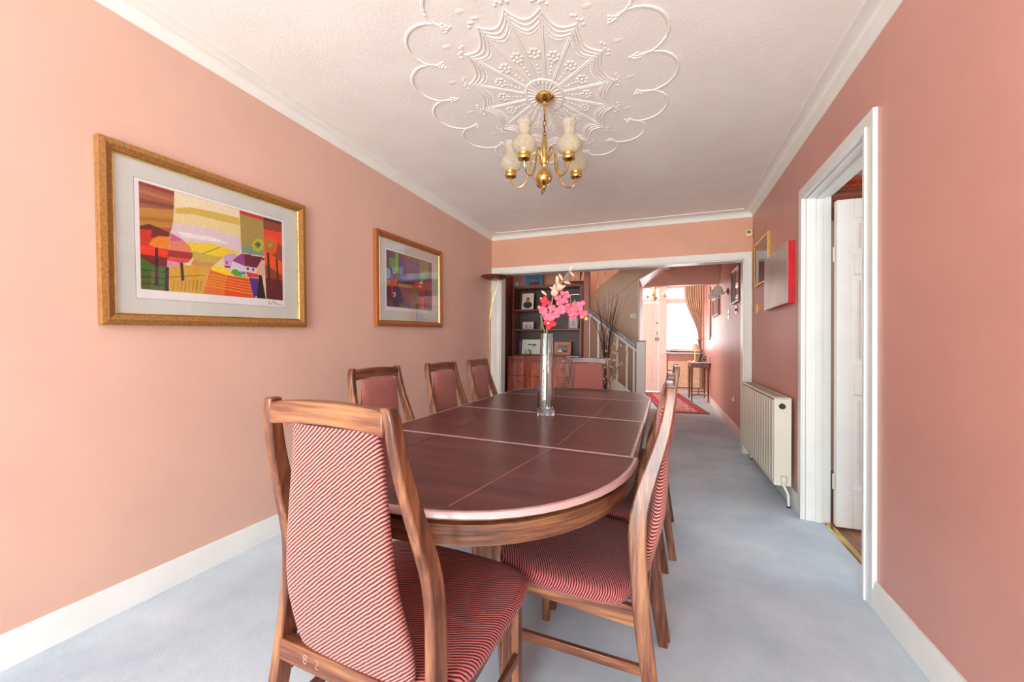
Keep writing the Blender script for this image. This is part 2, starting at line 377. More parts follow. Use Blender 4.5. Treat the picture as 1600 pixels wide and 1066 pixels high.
# front wall: door, transom, window
WX0, WX1, WZ0, WZ1 = .06, .82, .99, 2.42
fwl = MB()
fwl.box(HXL, -1.05, HY, HY + .15, 0, ZC).box(-.11, XR + .1, HY, HY + .15, 0, .96).box(WX1, XR + .1, HY, HY + .15, .96, ZC).box(HXL, XR + .1, HY, HY + .15, 2.44, 2.6)
struct('wall_front', fwl, M_WALLR, smooth=False)
wn = MB()
wn.box(-.11, .06, 9.86, 10.0, 0, 2.44).box(WX1 - .05, WX1, 9.9, 10.0, .96, 2.44).box(.06, WX1, 9.88, 10.0, 2.055, 2.165).box(.06, WX1, 9.9, 10.0, 2.40, 2.44).box(.06, WX1, 9.9, 10.0, .93, 1.01)
wn.box(-1.05, -.95, 9.86, 10.0, 0, 2.44).box(-.95, -.11, 9.88, 10.0, 2.095, 2.16).box(-.95, -.11, 9.9, 10.0, 2.40, 2.44)
struct('window_2', wn, M_PINKW, bev=.004)
struct('window_3', MB().box(.06, WX1 - .05, 9.945, 9.949, 1.01, 2.055).box(.06, WX1 - .05, 9.945, 9.949, 2.165, 2.40).box(-.95, -.11, 9.945, 9.949, 2.16, 2.40), glass('pane_glass'), smooth=False)
struct('trim_7', MB().box(-.03, XR - .004, 9.76, 9.9, .905, .935), M_WHITE, bev=.005)
fd = panel_door_x(-.94, -.115, 9.90, 9.945, 2.06, [(.18, .74), (.98, 1.42), (1.56, 1.93)], .1)
fdo = struct('door_2', fd, M_PINKW, bev=.004); fdo.location = (0, 0, .02)
MB().box(-.20, -.055, 9.862, 9.90, 1.20, 1.275).build('lock_case', plain('steel_lock', (120, 104, 92), .3, .8), fdo, bev=.004, loc=(0, 0, -.02))
MB().lathe([(.012, 0), (.02, .01), (.022, .035), (.008, .04)], (0, 0, 0), 12, mat=Matrix.Rotation(R(90), 3, 'X')).build('latch_knob', M_BRASSD, fdo, loc=(-.055, 9.9, 1.38))
MB().lathe([(.014, 0), (.018, .01), (.008, .014)], (0, 0, 0), 12, mat=Matrix.Rotation(R(90), 3, 'X')).build('spyhole', M_BRASSD, fdo, loc=(-.155, 9.9, 1.59))
MB().box(-.165, -.148, 9.888, 9.90, 1.33, 1.42).build('key_plate', M_BRASSD, fdo, bev=.002, loc=(0, 0, -.02))
LANDSCAPE = [((235,222,185),[(0.0,0.999),(1.0,1.0),(1.0,0.0),(0.0,0.001)]),
((168,98,72),[(0.0,0.999),(0.194,0.997),(0.183,0.654),(0.164,0.578),(0.143,0.23),(0.152,0.0),(0.0,0.001)]),
((150,60,60),[(0.0,0.999),(0.194,0.997),(0.194,0.956),(0.0,0.97)]),
((188,122,84),[(0.0,0.932),(0.194,0.922),(0.192,0.886),(0.0,0.894)]),
((140,80,62),[(0.0,0.842),(0.192,0.859),(0.19,0.821),(0.0,0.797)]),
((196,142,62),[(0.0,0.758),(0.191,0.81),(0.179,0.625),(0.0,0.589)]),
((178,120,55),[(0.0,0.675),(0.186,0.717),(0.181,0.682),(0.0,0.634)]),
((206,60,42),[(0.0,0.557),(0.079,0.575),(0.144,0.516),(0.147,0.394),(0.001,0.391)]),
((112,50,45),[(0.001,0.585),(0.049,0.623),(0.094,0.606),(0.164,0.578),(0.159,0.529),(0.101,0.529),(0.057,0.488),(0.063,0.569),(0.0,0.555)]),
((242,62,34),[(0.001,0.409),(0.056,0.407),(0.155,0.398),(0.144,0.34),(0.117,0.316),(0.0,0.3)]),
((125,45,50),[(0.0,0.325),(0.144,0.327),(0.143,0.23),(0.071,0.239),(0.001,0.285)]),
((70,112,42),[(0.0,0.3),(0.064,0.244),(0.143,0.23),(0.152,0.0),(0.0,0.001)]),
((40,60,30),[(0.0,0.183),(0.147,0.187),(0.149,0.178),(0.0,0.174)]),
((150,60,35),[(0.0,0.152),(0.147,0.155),(0.148,0.146),(0.0,0.143)]),
((40,60,30),[(0.0,0.122),(0.147,0.121),(0.148,0.112),(0.0,0.113)]),
((150,60,35),[(0.001,0.091),(0.148,0.09),(0.148,0.081),(0.001,0.082)]),
((40,60,30),[(0.001,0.059),(0.148,0.056),(0.148,0.047),(0.001,0.05)]),
((150,60,35),[(0.001,0.028),(0.147,0.024),(0.149,0.015),(0.001,0.019)]),
((236,142,44),[(0.046,0.425),(0.064,0.483),(0.102,0.522),(0.164,0.538),(0.155,0.414),(0.086,0.405)]),
((243,234,200),[(0.196,0.992),(0.635,0.992),(0.634,0.899),(0.432,0.898),(0.288,0.88),(0.201,0.839)]),
((218,192,92),[(0.201,0.834),(0.288,0.88),(0.432,0.898),(0.63,0.906),(0.635,0.825),(0.47,0.817),(0.313,0.819),(0.196,0.78)]),
((235,222,165),[(0.196,0.78),(0.313,0.819),(0.47,0.817),(0.635,0.825),(0.64,0.685),(0.471,0.705),(0.183,0.693)]),
((226,214,222),[(0.183,0.693),(0.471,0.705),(0.64,0.685),(0.64,0.509),(0.432,0.555),(0.27,0.516),(0.171,0.58)]),
((244,240,240),[(0.203,0.606),(0.432,0.623),(0.571,0.584),(0.432,0.577),(0.236,0.562)]),
((240,218,62),[(0.262,0.516),(0.432,0.555),(0.64,0.509),(0.51,0.426),(0.432,0.329),(0.3,0.355)]),
((204,184,84),[(0.298,0.44),(0.377,0.426),(0.51,0.426),(0.431,0.314),(0.304,0.327)]),
((120,110,60),[(0.357,0.42),(0.471,0.522),(0.51,0.55),(0.472,0.515),(0.362,0.416)]),
((206,156,82),[(0.3,0.343),(0.451,0.342),(0.413,0.281),(0.287,0.29)]),
((218,172,50),[(0.152,0.229),(0.22,0.279),(0.413,0.292),(0.358,0.003),(0.152,0.0)]),
((150,110,40),[(0.156,0.144),(0.377,0.205),(0.381,0.198),(0.156,0.135)]),
((225,122,50),[(0.413,0.281),(0.536,0.231),(0.51,0.002),(0.358,0.003)]),
((226,86,40),[(0.536,0.231),(0.7,0.225),(0.734,0.0),(0.51,0.002)]),
((245,175,60),[(0.378,0.221),(0.724,0.183),(0.725,0.177),(0.38,0.212)]),
((245,175,60),[(0.376,0.189),(0.725,0.152),(0.727,0.143),(0.376,0.183)]),
((245,175,60),[(0.375,0.16),(0.726,0.118),(0.728,0.111),(0.375,0.153)]),
((245,175,60),[(0.373,0.131),(0.728,0.086),(0.729,0.077),(0.373,0.124)]),
((245,175,60),[(0.371,0.102),(0.729,0.052),(0.73,0.043),(0.371,0.093)]),
((250,226,40),[(0.427,0.309),(0.509,0.318),(0.572,0.254),(0.536,0.229),(0.418,0.267)]),
((204,104,164),[(0.167,0.578),(0.237,0.533),(0.249,0.521),(0.163,0.488)]),
((228,142,112),[(0.163,0.495),(0.244,0.526),(0.287,0.466),(0.297,0.418),(0.155,0.407)]),
((172,48,46),[(0.154,0.407),(0.3,0.418),(0.297,0.368),(0.27,0.311),(0.227,0.292),(0.145,0.306)]),
((222,92,74),[(0.156,0.342),(0.288,0.348),(0.27,0.311),(0.227,0.29),(0.145,0.302)]),
((222,154,192),[(0.145,0.302),(0.228,0.296),(0.203,0.257),(0.143,0.234)]),
((172,154,82),[(0.635,0.996),(0.828,0.996),(0.832,0.531),(0.646,0.511)]),
((134,162,142),[(0.644,0.606),(0.831,0.599),(0.832,0.522),(0.646,0.511)]),
((204,50,60),[(0.635,0.996),(0.828,0.996),(0.829,0.953),(0.64,0.958)]),
((156,72,48),[(0.828,0.996),(1.0,1.0),(1.0,0.0),(0.847,0.007)]),
((70,45,40),[(0.834,0.993),(1.0,1.0),(1.0,0.96),(0.834,0.964)]),
((242,72,32),[(0.834,0.853),(0.999,0.861),(0.999,0.701),(0.835,0.77)]),
((246,96,42),[(0.835,0.599),(1.0,0.489),(1.0,0.32),(0.841,0.431)]),
((112,42,42),[(0.841,0.26),(1.0,0.256),(1.0,0.0),(0.847,0.007)]),
((186,190,66),[(0.729,0.634),(0.746,0.685),(0.781,0.72),(0.823,0.719),(0.831,0.666),(0.823,0.597),(0.781,0.558),(0.741,0.571)]),
((80,120,60),[(0.752,0.64),(0.781,0.684),(0.81,0.66),(0.781,0.601)]),
((232,96,42),[(0.829,0.75),(0.877,0.793),(0.928,0.785),(0.956,0.707),(0.942,0.597),(0.89,0.547),(0.835,0.558)]),
((140,152,52),[(0.84,0.668),(0.878,0.719),(0.922,0.713),(0.93,0.672),(0.891,0.617),(0.847,0.621)]),
((220,150,50),[(0.86,0.665),(0.896,0.696),(0.915,0.668),(0.884,0.64)]),
((205,172,215),[(0.51,0.433),(0.53,0.463),(0.592,0.484),(0.618,0.471),(0.571,0.396),(0.56,0.313),(0.515,0.311)]),
((152,72,142),[(0.643,0.502),(0.724,0.513),(0.679,0.361),(0.571,0.403)]),
((112,40,60),[(0.662,0.499),(0.817,0.507),(0.839,0.49),(0.769,0.364),(0.673,0.366)]),
((228,214,236),[(0.571,0.396),(0.679,0.359),(0.76,0.36),(0.758,0.295),(0.656,0.285),(0.56,0.3)]),
((222,192,162),[(0.816,0.489),(0.841,0.398),(0.834,0.283),(0.764,0.301),(0.767,0.362)]),
((90,60,110),[(0.683,0.352),(0.703,0.353),(0.703,0.324),(0.683,0.322)]),
((90,60,110),[(0.728,0.355),(0.746,0.354),(0.746,0.322),(0.73,0.321)]),
((190,60,90),[(0.525,0.385),(0.538,0.391),(0.538,0.355),(0.525,0.349)]),
((160,60,50),[(0.515,0.335),(0.556,0.336),(0.556,0.316),(0.515,0.313)]),
((92,172,52),[(0.571,0.302),(0.602,0.316),(0.635,0.284),(0.691,0.236),(0.593,0.236),(0.561,0.264)]),
((222,60,50),[(0.679,0.302),(0.786,0.291),(0.781,0.247),(0.69,0.243)]),
((92,50,142),[(0.7,0.238),(0.781,0.238),(0.769,0.037),(0.737,0.0)]),
((84,142,212),[(0.635,0.293),(0.673,0.302),(0.675,0.269),(0.641,0.256)]),
((240,220,60),[(0.641,0.261),(0.678,0.268),(0.677,0.248),(0.644,0.245)]),
((62,40,36),[(0.079,0.408),(0.095,0.412),(0.094,0.071),(0.1,0.042),(0.065,0.045),(0.074,0.081)]),
((62,40,36),[(0.134,0.235),(0.154,0.236),(0.149,0.0),(0.126,0.0)]),
((62,40,36),[(0.22,0.297),(0.237,0.298),(0.244,0.125),(0.225,0.114)]),
((42,32,36),[(0.786,0.285),(0.81,0.286),(0.841,0.005),(0.763,0.004)]),
((62,40,36),[(0.859,0.573),(0.876,0.577),(0.885,0.236),(0.865,0.241)]),
((62,40,36),[(0.938,0.516),(0.954,0.52),(0.963,0.233),(0.948,0.229)]),
((150,112,40),[(0.183,0.109),(0.187,0.109),(0.177,0.01),(0.174,0.01)]),
((150,112,40),[(0.207,0.112),(0.21,0.115),(0.2,0.013),(0.197,0.014)]),
((150,112,40),[(0.229,0.118),(0.234,0.118),(0.222,0.017),(0.219,0.017)]),
((150,112,40),[(0.252,0.122),(0.256,0.122),(0.246,0.021),(0.242,0.021)]),
((150,112,40),[(0.276,0.126),(0.28,0.128),(0.269,0.027),(0.266,0.024)]),
((150,112,40),[(0.3,0.131),(0.304,0.131),(0.293,0.03),(0.29,0.028)]),
((150,112,40),[(0.325,0.135),(0.33,0.137),(0.318,0.034),(0.314,0.032)]),
((150,112,40),[(0.349,0.141),(0.354,0.141),(0.342,0.037),(0.339,0.038)]),
((70,30,35),[(0.847,0.21),(0.997,0.209),(0.997,0.202),(0.847,0.204)]),
((70,30,35),[(0.847,0.177),(0.997,0.175),(0.997,0.166),(0.847,0.167)]),
((70,30,35),[(0.846,0.143),(0.996,0.139),(0.996,0.13),(0.846,0.134)]),
((70,30,35),[(0.848,0.109),(0.996,0.103),(0.996,0.094),(0.848,0.1)]),
((70,30,35),[(0.847,0.075),(0.996,0.067),(0.996,0.058),(0.847,0.066)]),
((70,30,35),[(0.847,0.041),(0.997,0.033),(0.997,0.024),(0.847,0.032)])]
DUSK = [((84,58,72),[(0.0,1.0),(1.0,1.0),(0.999,0.0),(0.001,0.0)]),
((98,72,98),[(0.0,1.0),(0.168,1.0),(0.173,0.629),(0.004,0.473)]),
((78,62,146),[(0.23,0.936),(0.673,0.943),(0.678,0.553),(0.235,0.474)]),
((92,62,72),[(0.23,0.983),(0.728,0.981),(0.675,0.905),(0.442,0.882),(0.23,0.911)]),
((60,48,110),[(0.232,0.725),(0.676,0.757),(0.676,0.665),(0.233,0.599)]),
((120,190,62),[(0.168,0.986),(0.23,0.983),(0.233,0.622),(0.165,0.596)]),
((90,150,90),[(0.053,0.87),(0.118,0.896),(0.17,0.838),(0.161,0.71),(0.072,0.69),(0.05,0.767)]),
((190,220,60),[(0.171,0.732),(0.217,0.744),(0.217,0.658),(0.171,0.649)]),
((122,176,212),[(0.111,0.699),(0.138,0.736),(0.171,0.712),(0.168,0.607),(0.135,0.579),(0.113,0.616)]),
((110,142,204),[(0.239,0.727),(0.286,0.77),(0.326,0.737),(0.327,0.651),(0.288,0.61),(0.241,0.621)]),
((122,180,222),[(0.002,0.664),(0.04,0.682),(0.078,0.64),(0.078,0.548),(0.043,0.491),(0.004,0.493)]),
((70,92,194),[(0.276,0.582),(0.495,0.597),(0.572,0.611),(0.56,0.542),(0.445,0.527),(0.277,0.523)]),
((204,122,92),[(0.001,0.473),(0.141,0.467),(0.208,0.468),(0.209,0.385),(0.001,0.368)]),
((230,90,60),[(0.14,0.498),(0.208,0.5),(0.209,0.405),(0.146,0.406)]),
((192,152,92),[(0.208,0.444),(0.652,0.46),(0.832,0.386),(0.548,0.39),(0.232,0.377)]),
((88,54,74),[(0.0,0.35),(0.164,0.367),(0.329,0.061),(0.001,0.004)]),
((60,60,104),[(0.164,0.367),(0.237,0.364),(0.343,0.083),(0.225,0.046)]),
((134,86,92),[(0.25,0.37),(0.548,0.383),(0.577,0.151),(0.378,0.044)]),
((122,132,62),[(0.542,0.438),(0.68,0.416),(0.66,0.23),(0.577,0.214)]),
((92,112,50),[(0.231,0.048),(0.329,0.082),(0.382,0.005),(0.237,0.005)]),
((102,82,134),[(0.378,0.066),(0.683,0.232),(0.662,0.172),(0.527,0.01),(0.382,0.005)]),
((110,120,60),[(0.527,0.01),(0.577,0.129),(0.669,0.174),(0.671,0.008)]),
((112,122,102),[(0.7,0.98),(0.921,0.988),(0.924,0.739),(0.67,0.71)]),
((104,172,82),[(0.676,0.665),(0.731,0.779),(0.843,0.821),(0.915,0.784),(0.902,0.686),(0.802,0.608),(0.692,0.588)]),
((130,180,220),[(0.717,0.697),(0.787,0.756),(0.829,0.718),(0.787,0.653),(0.726,0.651)]),
((150,170,60),[(0.827,0.777),(0.9,0.78),(0.886,0.707),(0.838,0.709)]),
((226,82,60),[(0.568,0.533),(0.831,0.579),(0.832,0.391),(0.68,0.402),(0.569,0.432)]),
((240,235,240),[(0.673,0.524),(0.76,0.6),(0.767,0.515),(0.707,0.511)]),
((235,220,220),[(0.652,0.466),(0.734,0.492),(0.734,0.442),(0.658,0.439)]),
((216,70,72),[(0.681,0.369),(0.79,0.373),(0.795,0.0),(0.68,0.003)]),
((90,60,80),[(0.681,0.324),(0.785,0.328),(0.787,0.245),(0.683,0.241)]),
((182,112,112),[(0.844,0.603),(1.0,0.61),(1.0,0.392),(0.819,0.423)]),
((80,52,76),[(0.791,0.361),(1.0,0.368),(0.999,0.0),(0.801,0.0)]),
((150,60,70),[(0.876,0.398),(1.0,0.39),(1.0,0.307),(0.876,0.315)]),
((204,62,52),[(0.087,0.59),(0.111,0.596),(0.114,0.206),(0.092,0.198)]),
((204,62,52),[(0.188,0.59),(0.205,0.594),(0.206,0.385),(0.191,0.382)]),
((230,225,230),[(0.11,0.255),(0.154,0.273),(0.176,0.234),(0.148,0.184),(0.117,0.185),(0.139,0.209),(0.155,0.235),(0.132,0.247)]),
((160,60,60),[(0.885,0.776),(0.906,0.782),(0.909,0.497),(0.89,0.494)])]

# ================================================================ DINING CHAIRS
Zs = [0, .15, .33, .4, .5, .6, .65, .7, .75, .8, .85, .9, .95, .978]
YR = [-.062, -.040, -.018, -.011, -.003, 0, -.004, -.016, -.031, -.045, -.058, -.068, -.074, -.077]   # rear face
TK = [.034, .038, .043, .045, .047, .047, .047, .045, .042, .038, .034, .031, .028, .027]
HW = [.248, .238, .226, .221, .213, .208, .203, .197, .191, .186, .180, .175, .171, .170]              # outer half width
def ipz(z, A):
    if .06 < z < .93: return (ip1(z - .04, A) + ip1(z - .02, A) + ip1(z, A) + ip1(z + .02, A) + ip1(z + .04, A)) / 5
    return ip1(z, A)
def ip1(z, A):
    for i in range(len(Zs) - 1):
        if z <= Zs[i + 1]: t = (z - Zs[i]) / (Zs[i + 1] - Zs[i]); return A[i] + (A[i + 1] - A[i]) * t
    return A[-1]
def back_leg(s):
    mb = MB(); rs = []
    zz = [0] + [.032 * k for k in range(1, 31)] + [.985]
    for z in zz:
        y = ipz(z, YR); t = ipz(z, TK); w_ = ipz(z, HW); tw = .0235
        if z > .98: w_ -= .006
        rs.append([(s * w_, y, z), (s * (w_ - tw), y, z), (s * (w_ - tw), y + t, z), (s * w_, y + t, z)])
    return mb.rings(rs)
def seat_pad():
    # outline, front at +y
    pts = [(.0, .440), (.12, .436), (.19, .427), (.226, .410), (.244, .388), (.251, .36), (.252, .32), (.249, .26), (.244, .18), (.236, .11), (.225, .072), (.205, .052), (.18, .045), (.172, .02), (.12, .004), (0, .0)]
    pts = pts + [(-x, y) for x, y in reversed(pts[1:-1])]
    cx, cy = 0, .23
    def top(x, y):
        q = (y - .0) / .456
        return .436 + .038 * max(0, q) ** 1.3 - .010 * math.exp(-((x / .14) ** 2 + ((y - .2) / .15) ** 2))
    rs = []
    for k, dz in ((.90, -.048), (.97, -.044), (.995, -.034), (1.0, -.024), (.992, -.012), (.965, -.004), (.92, 0), (.8, .003), (.6, .004), (.4, .004), (.2, .004), (.02, .004)):
        rs.append([(cx + (x - cx) * k, cy + (y - cy) * k, top(cx + (x - cx) * k, cy + (y - cy) * k) + dz) for x, y in pts])
    return MB().rings(rs)
def back_pad():
    zz = [.425, .43, .445, .47, .51, .56, .62, .68, .74, .80, .86, .90, .925, .935]
    ws = [.135, .150, .157, .160, .160, .156, .147, .139, .133, .127, .121, .118, .114, .104]
    yr = [.012, .004, -.002, -.010, -.021, -.035, -.047, -.052, -.053, -.053, -.053, -.053, -.055, -.058]
    th = [.012, .022, .032, .038, .041, .042, .042, .040, .037, .034, .031, .027, .022, .012]
    rs = []
    for z, w_, y, t in zip(zz, ws, yr, th):
        ring = []
        for k in range(24):
            a = 2 * PI * k / 24; c, s_ = math.cos(a), math.sin(a)
            x = w_ * math.copysign(abs(c) ** .35, c); yy = math.copysign(abs(s_) ** .75, s_)
            ring.append((x, y + t / 2 + yy * t / 2 + .006 * (1 - (x / w_) ** 2) * (-1 if s_ < 0 else .3), z - .004 * (1 if z < .44 else 0)))
        rs.append(ring)
    return MB().rings(rs)
def bent_bar(x0, x1, f, y0, y1, z0, z1, n=10, bow=0):
    # bar along x with arched z and bowed y
    rs = []
    for i in range(n + 1):
        t = i / n; x = x0 + (x1 - x0) * t; a = f * (1 - (2 * t - 1) ** 2); b_ = bow * (1 - (2 * t - 1) ** 2)
        rs.append([(x, y0 + b_, z0 + a), (x, y1 + b_, z0 + a), (x, y1 + b_, z1 + a), (x, y0 + b_, z1 + a)])
    return MB().rings(rs)
def make_chair(label, group):
    t = thing('dining_chair', label, 'chair', group=group)
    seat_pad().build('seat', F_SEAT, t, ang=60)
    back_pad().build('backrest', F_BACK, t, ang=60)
    for s in (-1, 1):
        back_leg(s).build('leg', W_Z, t, bev=.0045, seg=2)
        fl = MB().rings([[(s * (.221 + a), .376 - b_ * .3, z), (s * (.199 + a), .376 - b_ * .3, z), (s * (.199 + a), .406, z), (s * (.221 + a), .406, z)] for z, a, b_ in ((0, .006, -.012), (.2, .003, -.004), (.43, 0, 0))])
        fl.build('leg', W_Z, t, bev=.003)
        sr = MB().prism([(.02, .345), (.40, .376), (.40, .442), (.12, .430), (.085, .418), (.06, .402), (.02, .398)], 'x', s * .196 + (0 if s > 0 else -.02), s * .196 + (.02 if s > 0 else 0))
        sr.build('side_rail', W_Y, t, bev=.002)
        st = MB().rings([[(s * .215 - .007, y, z), (s * .215 + .007, y, z), (s * .215 + .007, y, z + .026), (s * .215 - .007, y, z + .026)] for y, z in ((0, .225), (.395, .235))])
        st.build('stretcher', W_Y, t, bev=.002)
    bent_bar(-.149, .149, .008, -.0755, -.049, .932, .977, bow=.004).build('top_rail', W_X, t, bev=.004)
    bent_bar(-.200, .200, 0, -.008, .018, .385, .432).build('back_rail', W_X, t, bev=.0025)
    bent_bar(-.200, .200, 0, .385, .405, .375, .432).build('front_rail', W_X, t, bev=.0025)
    bent_bar(-.212, .212, 0, .392, .406, .235, .258).build('stretcher', W_X, t, bev=.002) if False else None
    return t
CH = [
 ('rosewood dining chair with pink ribbed back turned to us, nearest in the foreground', (-.606, .658), -3),
 ('dining chair nearest on the right of the table, its curved side upright in full view', (-.042, 1.332), 90),
 ('middle dining chair of the right side, mostly hidden behind the nearest right-hand chair', (-.034, 1.838), 90),
 ('farthest dining chair on the right side, its leg standing clear on the pale carpet', (.004, 2.45), 90),
 ('dining chair nearest on the left side by the wall, partly behind the foreground chair', (-1.212, 1.54), -91),
 ('middle dining chair of the three along the left wall', (-1.205, 2.125), -90),
 ('farthest dining chair on the left side, next to the tall lamp', (-1.225, 2.68), -88),
 ('dining chair at the far end of the table facing us before the staircase', (-.615, 3.46), 182)]
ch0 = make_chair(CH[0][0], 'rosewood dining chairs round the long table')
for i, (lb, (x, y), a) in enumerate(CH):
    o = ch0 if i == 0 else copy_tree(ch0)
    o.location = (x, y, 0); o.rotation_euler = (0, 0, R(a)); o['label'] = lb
# faint chalk marks and a loose thread on the foreground chair only
mk = MB()
def stroke(mb, pts, y, r=.0009): mb.tube([(x, y, z) for x, z in pts], r, 5)
stroke(mk, [(-.118 + .006 * math.cos(a), .416 + .004 * math.sin(a)) for a in [R(k * 40) for k in range(9)]], -.0082)
stroke(mk, [(-.118 + .005 * math.cos(a), .407 + .005 * math.sin(a)) for a in [R(k * 40) for k in range(9)]], -.0082)
stroke(mk, [(-.103, .412), (-.101, .412)], -.0082)
stroke(mk, [(-.088, .418), (-.078, .418), (-.087, .402), (-.077, .402)], -.0082)
tag(mk.build('chalk_mark', plain('chalk', (176, 142, 112), .9), ch0), label='faint white chalk marks')
th_ = MB()
for k in range(5):
    a = k * 1.3; th_.tube([(-.112 + .004 * math.cos(a + q), -.060, .931 + .006 * math.sin(a + q * 1.7) + .002 * k) for q in (0, .8, 1.6, 2.4)], .0011, 5)
th_.build('loose_thread', plain('red_thread', (186, 62, 66), .9), ch0)

# ================================================================ DINING TABLE
tb = thing('dining_table', 'long dark rosewood extending dining table with rounded ends and pale seams', 'table', (-.605, 2.07, 0))
TX, TY = -.605, 2.07
def sup(a, b, n, cx, cy, sgn, m=28):
    out = []
    for k in range(m + 1):
        t = PI * k / m; c, s_ = math.cos(t), math.sin(t)
        out.append((cx + a * math.copysign(abs(c) ** (2 / n), c), cy + sgn * b * abs(s_) ** (2 / n)))
    return out
def L(p): return [(x - TX, y - TY) for x, y in p]
A = .53
S1 = (1.425, 1.372); S2 = (2.105, 2.02); S3 = (2.79, 2.755)     # seam y at left and right edge
near = sup(A, .655, 2.3, TX, 1.40, -1)                            # right -> front -> left
near = [(TX + A, S1[1])] + near[1:-1] + [(TX - A, S1[0])]
far = sup(A, .61, 2.5, TX, 2.77, 1); far = [(TX + A, S3[1])] + far[1:-1] + [(TX - A, S3[0])]
leaf1 = [(TX - A, S1[0] + .004), (TX + A - .014, S1[1] + .004), (TX + A - .006, S2[1] - .002), (TX - A + .004, S2[0] - .002)]
leaf2 = [(TX - A, S2[0] + .003), (TX + A - .004, S2[1] + .003), (TX + A - .002, S3[1] - .002), (TX - A, S3[0] - .002)]
def inset(poly, d, skip):
    cx = sum(p[0] for p in poly) / len(poly); cy = sum(p[1] for p in poly) / len(poly); out = []
    n = len(poly)
    for i, p in enumerate(poly):
        a = Vector(poly[i - 1]); b = Vector(poly[(i + 1) % n]); q = Vector(p)
        e1 = (q - a); e2 = (b - q); e1 = e1.normalized(); e2 = e2.normalized()
        n1 = Vector((-e1.y, e1.x)); n2 = Vector((-e2.y, e2.x))
        if n1.dot(Vector((cx, cy)) - q) < 0 and n2.dot(Vector((cx, cy)) - q) < 0: n1, n2 = -n1, -n2
        d1 = 0 if skip(a, q) else d; d2 = 0 if skip(q, b) else d
        if abs(n1.dot(n2)) > .999: out.append(tuple(q + n1 * max(d1, d2))); continue
        det = n1.x * n2.y - n1.y * n2.x
        k1 = n1.dot(q) + d1; k2 = n2.dot(q) + d2
        out.append(((k1 * n2.y - k2 * n1.y) / det, (n1.x * k2 - n2.x * k1) / det))
    return out
ZT = .73
def piece(name, poly, seam_w):
    isseam = lambda a, b: abs(a[0] - b[0]) > .9
    cx = sum(p[0] for p in poly) / len(poly)
    inn = inset(poly, .014, isseam)
    inn2 = inset(inn, seam_w, lambda a, b: not isseam(a, b))
    # band ring
    P = L(poly); Q = L(inn2); n = len(P); mb = MB()
    P2 = L(inset(poly, .0045, isseam))
    rs = [[(x, y, ZT - .016) for x, y in P2], [(x, y, ZT - .013) for x, y in P], [(x, y, ZT - .006) for x, y in P], [(x, y, ZT) for x, y in P2], [(x, y, ZT) for x, y in Q], [(x, y, ZT - .016) for x, y in Q]]
    mb.rings(rs, closed=True)
    mb.build('edge_band', W_EDGE, tb, ang=50)
    MB().prism(Q, 'z', ZT - .0158, ZT - .0004).build(name, W_TOP, tb, smooth=False)
piece('tabletop', near, .008); piece('tabletop', far, .002)
piece('leaf', leaf1, .006); piece('leaf', leaf2, .005)
# apron round the underside
ap_o = near[:]; far_r = list(reversed(far))
outline = near + far_r
oo = L([(TX + (x - TX) * .975, 2.07 + (y - 2.07) * .989) for x, y in outline]); ii = L([(TX + (x - TX) * .93, 2.07 + (y - 2.07) * .972) for x, y in outline])
mb = MB(); mb.rings([[(x, y, .651) for x, y in ii], [(x, y, .651) for x, y in oo], [(x, y, .698) for x, y in oo], [(x * .975, y * .988, .702) for x, y in oo], [(x * .985, y * .993, .706) for x, y in oo], [(x * 1.0, y, .7075) for x, y in oo], [(x, y, .7138) for x, y in oo], [(x, y, .7138) for x, y in ii]], closed=True)
mb.build('apron', W_APRON, tb, ang=50)
for pts, mname, c_ in (([(-.455, .80), (-.372, 1.37)], 'veneer_line_light', (172, 122, 112)), ([(-.362, 1.43), (-.340, 2.03)], 'veneer_line_light', 0), ([(-.336, 2.06), (-.330, 2.75)], 'veneer_line_light', 0), ([(-.325, 2.79), (-.320, 3.3)], 'veneer_line_light', 0),
                       ([(-.86, 1.02), (-.845, 1.40)], 'veneer_line_dark', (44, 20, 22)), ([(-.842, 1.45), (-.85, 2.06)], 'veneer_line_dark', 0), ([(-.85, 2.10), (-.85, 2.74)], 'veneer_line_dark', 0)):
    (xa, ya), (xb, yb) = pts
    MB().prism([(xa - .001 - TX, ya - TY), (xa + .001 - TX, ya - TY), (xb + .001 - TX, yb - TY), (xb - .001 - TX, yb - TY)], 'z', ZT - .0006, ZT + .0002).build('veneer_line', plain(mname, c_, .3), tb, smooth=False)
for py in (-.62, .62):
    pd = MB().box(-.06, .06, py - .11, py + .11, .12, .651).build('pedestal', W_Z, tb, bev=.004)
    MB().box(-.34, .34, py - .06, py + .06, .60, .6508).build('bearer', W_X, tb, bev=.004)
    for sx in (-1, 1):
        for sy in (-1, 1):
            a = Vector((sx * .03, py + sy * .06)); e = Vector((sx * .165, py + sy * .30)); dr_ = (e - a).normalized(); nn = Vector((-dr_.y, dr_.x)) * .019
            rs = []
            for t, z0, z1 in ((0, .13, .26), (.25, .10, .225), (.6, .045, .135), (.88, .004, .06), (1, 0, .034)):
                q = a + (e - a) * t; rs.append([(q.x - nn.x, q.y - nn.y, z0), (q.x + nn.x, q.y + nn.y, z0), (q.x + nn.x, q.y + nn.y, z1), (q.x - nn.x, q.y - nn.y, z1)])
            MB().rings(rs).build('foot', W_APRON if False else W_Y, tb, bev=.003)

